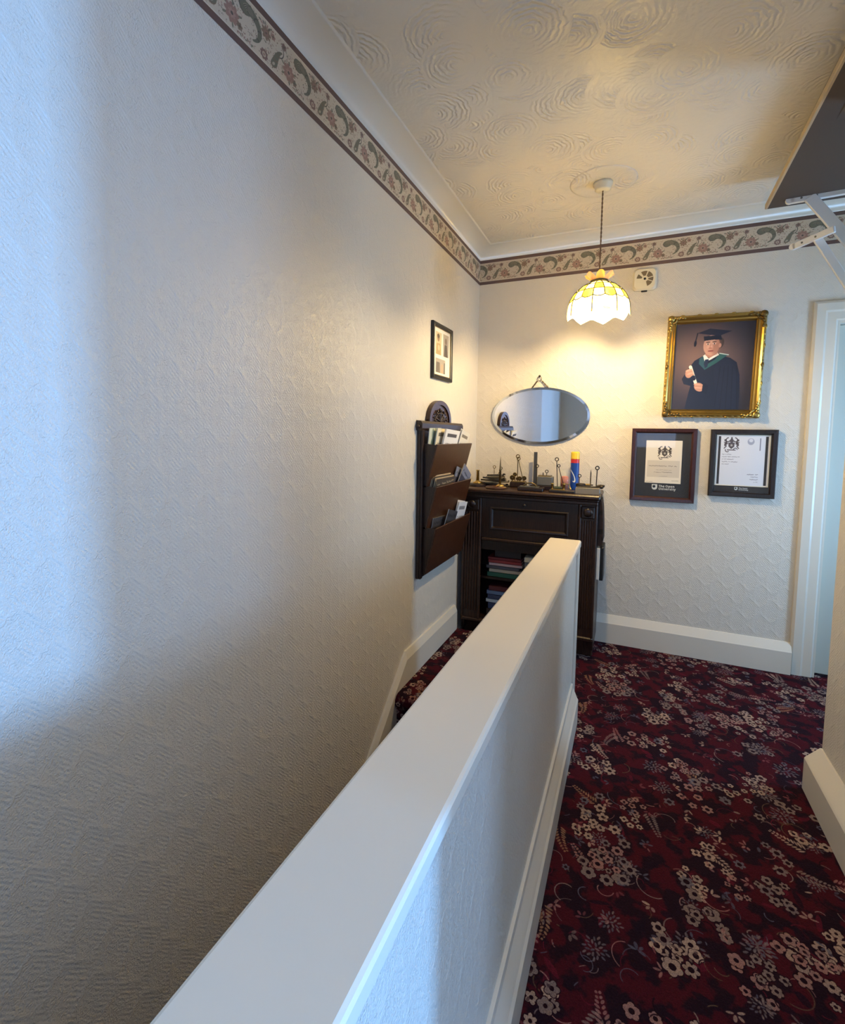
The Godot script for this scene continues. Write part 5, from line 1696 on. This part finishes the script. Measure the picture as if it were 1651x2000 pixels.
	for i in 14:
		var q := []
		for e in [[i, 0], [i + 1, 0], [i + 1, 1], [i, 1]]:
			var f: float = e[0] / 14.0
			var an := lerpf(-1.3, 2.2, f)
			var wdt := 0.004 + 0.010 * sin(f * PI)
			var rad: float = 0.036 + (wdt if e[1] == 1 else 0.0)
			var uu := -0.022 + rad * 0.62 * cos(an + 0.2)
			var vv := 0.092 + rad * sin(an - 0.6)
			var ph := clampf(uu / 0.0268, -1.25, 1.25) + 0.05
			q.append(Vector3(0.0268 * sin(ph), vv, 0.0268 * cos(ph)))
		sw.face(q, Vector3(q[0].x, 0, q[0].z), -1)
	obj("swirl", sw, mat("can_white", rgb(214, 220, 226), 0.35), t)
	# book with tools on it, right end
	var bk := book("thick grey book lying at the right end of cabinet top", "", Vector3(-0.228, T, -3.075), Vector3(0.135, 0.036, 0.13), -0.02, mat("book_case", rgb(132, 126, 118), 0.6), M.grey_paper)
	bk.set_meta("group", g)
	var B := T + 0.036
	t = thing("hand_tool", "flat dark hand tool lying on the thick grey book", "tool", Vector3(-0.235, B, -3.07), g)
	obj("blade", MB.new().box(Vector3(0, 0.004, 0), Vector3(0.12, 0.007, 0.022), 0.002, Basis(Vector3.UP, 0.25)), M.iron, t)
	obj("handle", MB.new().tube([Vector3(0.05, 0.008, -0.02), Vector3(0.072, 0.013, -0.028), Vector3(0.094, 0.010, -0.02)], 0.006, 8, false, 0.008), M.iron, t)
	t = thing("tin_lid", "small dark round tin lying on the left of the grey book", "tin", Vector3(-0.275, B, -3.10), g)
	obj("tin", MB.new().lathe([Vector2(0, 0), Vector2(0.028, 0), Vector2(0.028, 0.016), Vector2(0.024, 0.020), Vector2(0, 0.021)], 18), M.iron, t)
	t = thing("small_vice", "little dark clamp lying on the grey book by the spike", "clamp", Vector3(-0.235, B, -3.115), g)
	obj("jaw", MB.new().box(Vector3(0, 0.009, 0), Vector3(0.035, 0.018, 0.03), 0.004), M.old_brass, t)
	obj("screw", MB.new().tube([Vector3(-0.02, 0.012, 0.004), Vector3(0.03, 0.012, 0.004)], 0.004, 7), M.iron, t)
	t = thing("iron_spike", "thin pointed iron spike standing at the back of the grey book", "spike", Vector3(-0.219, B, -3.10), g)
	obj("spike", MB.new().lathe([Vector2(0, 0), Vector2(0.012, 0), Vector2(0.012, 0.003), Vector2(0.0035, 0.005), Vector2(0.0033, 0.085), Vector2(0.0004, 0.108), Vector2(0, 0.108)], 10), M.iron, t)
	ring_rod("ringed iron rod standing near the right end of the grey book", Vector3(-0.186, B, -3.09), Vector3(-0.183, 1.136, -3.09), 0.003, 0.010, g, M.iron)
	ring_rod("small ringed pin standing in front of the spray can", Vector3(-0.288, B, -3.135), Vector3(-0.286, 1.082, -3.135), 0.0022, 0.009, g, M.iron)
	t = thing("screw_knob", "dark knurled knob overhanging the right end of the grey book", "knob", Vector3(-0.158, B - 0.004, -3.06), g)
	obj("shank", MB.new().tube([Vector3(-0.03, 0.009, -0.01), Vector3(-0.004, 0.010, 0)], 0.004, 7), M.iron, t)
	obj("head", MB.new().ball(Vector3(0.004, 0.010, 0.002), Vector3(0.012, 0.010, 0.010), 10), M.iron, t)
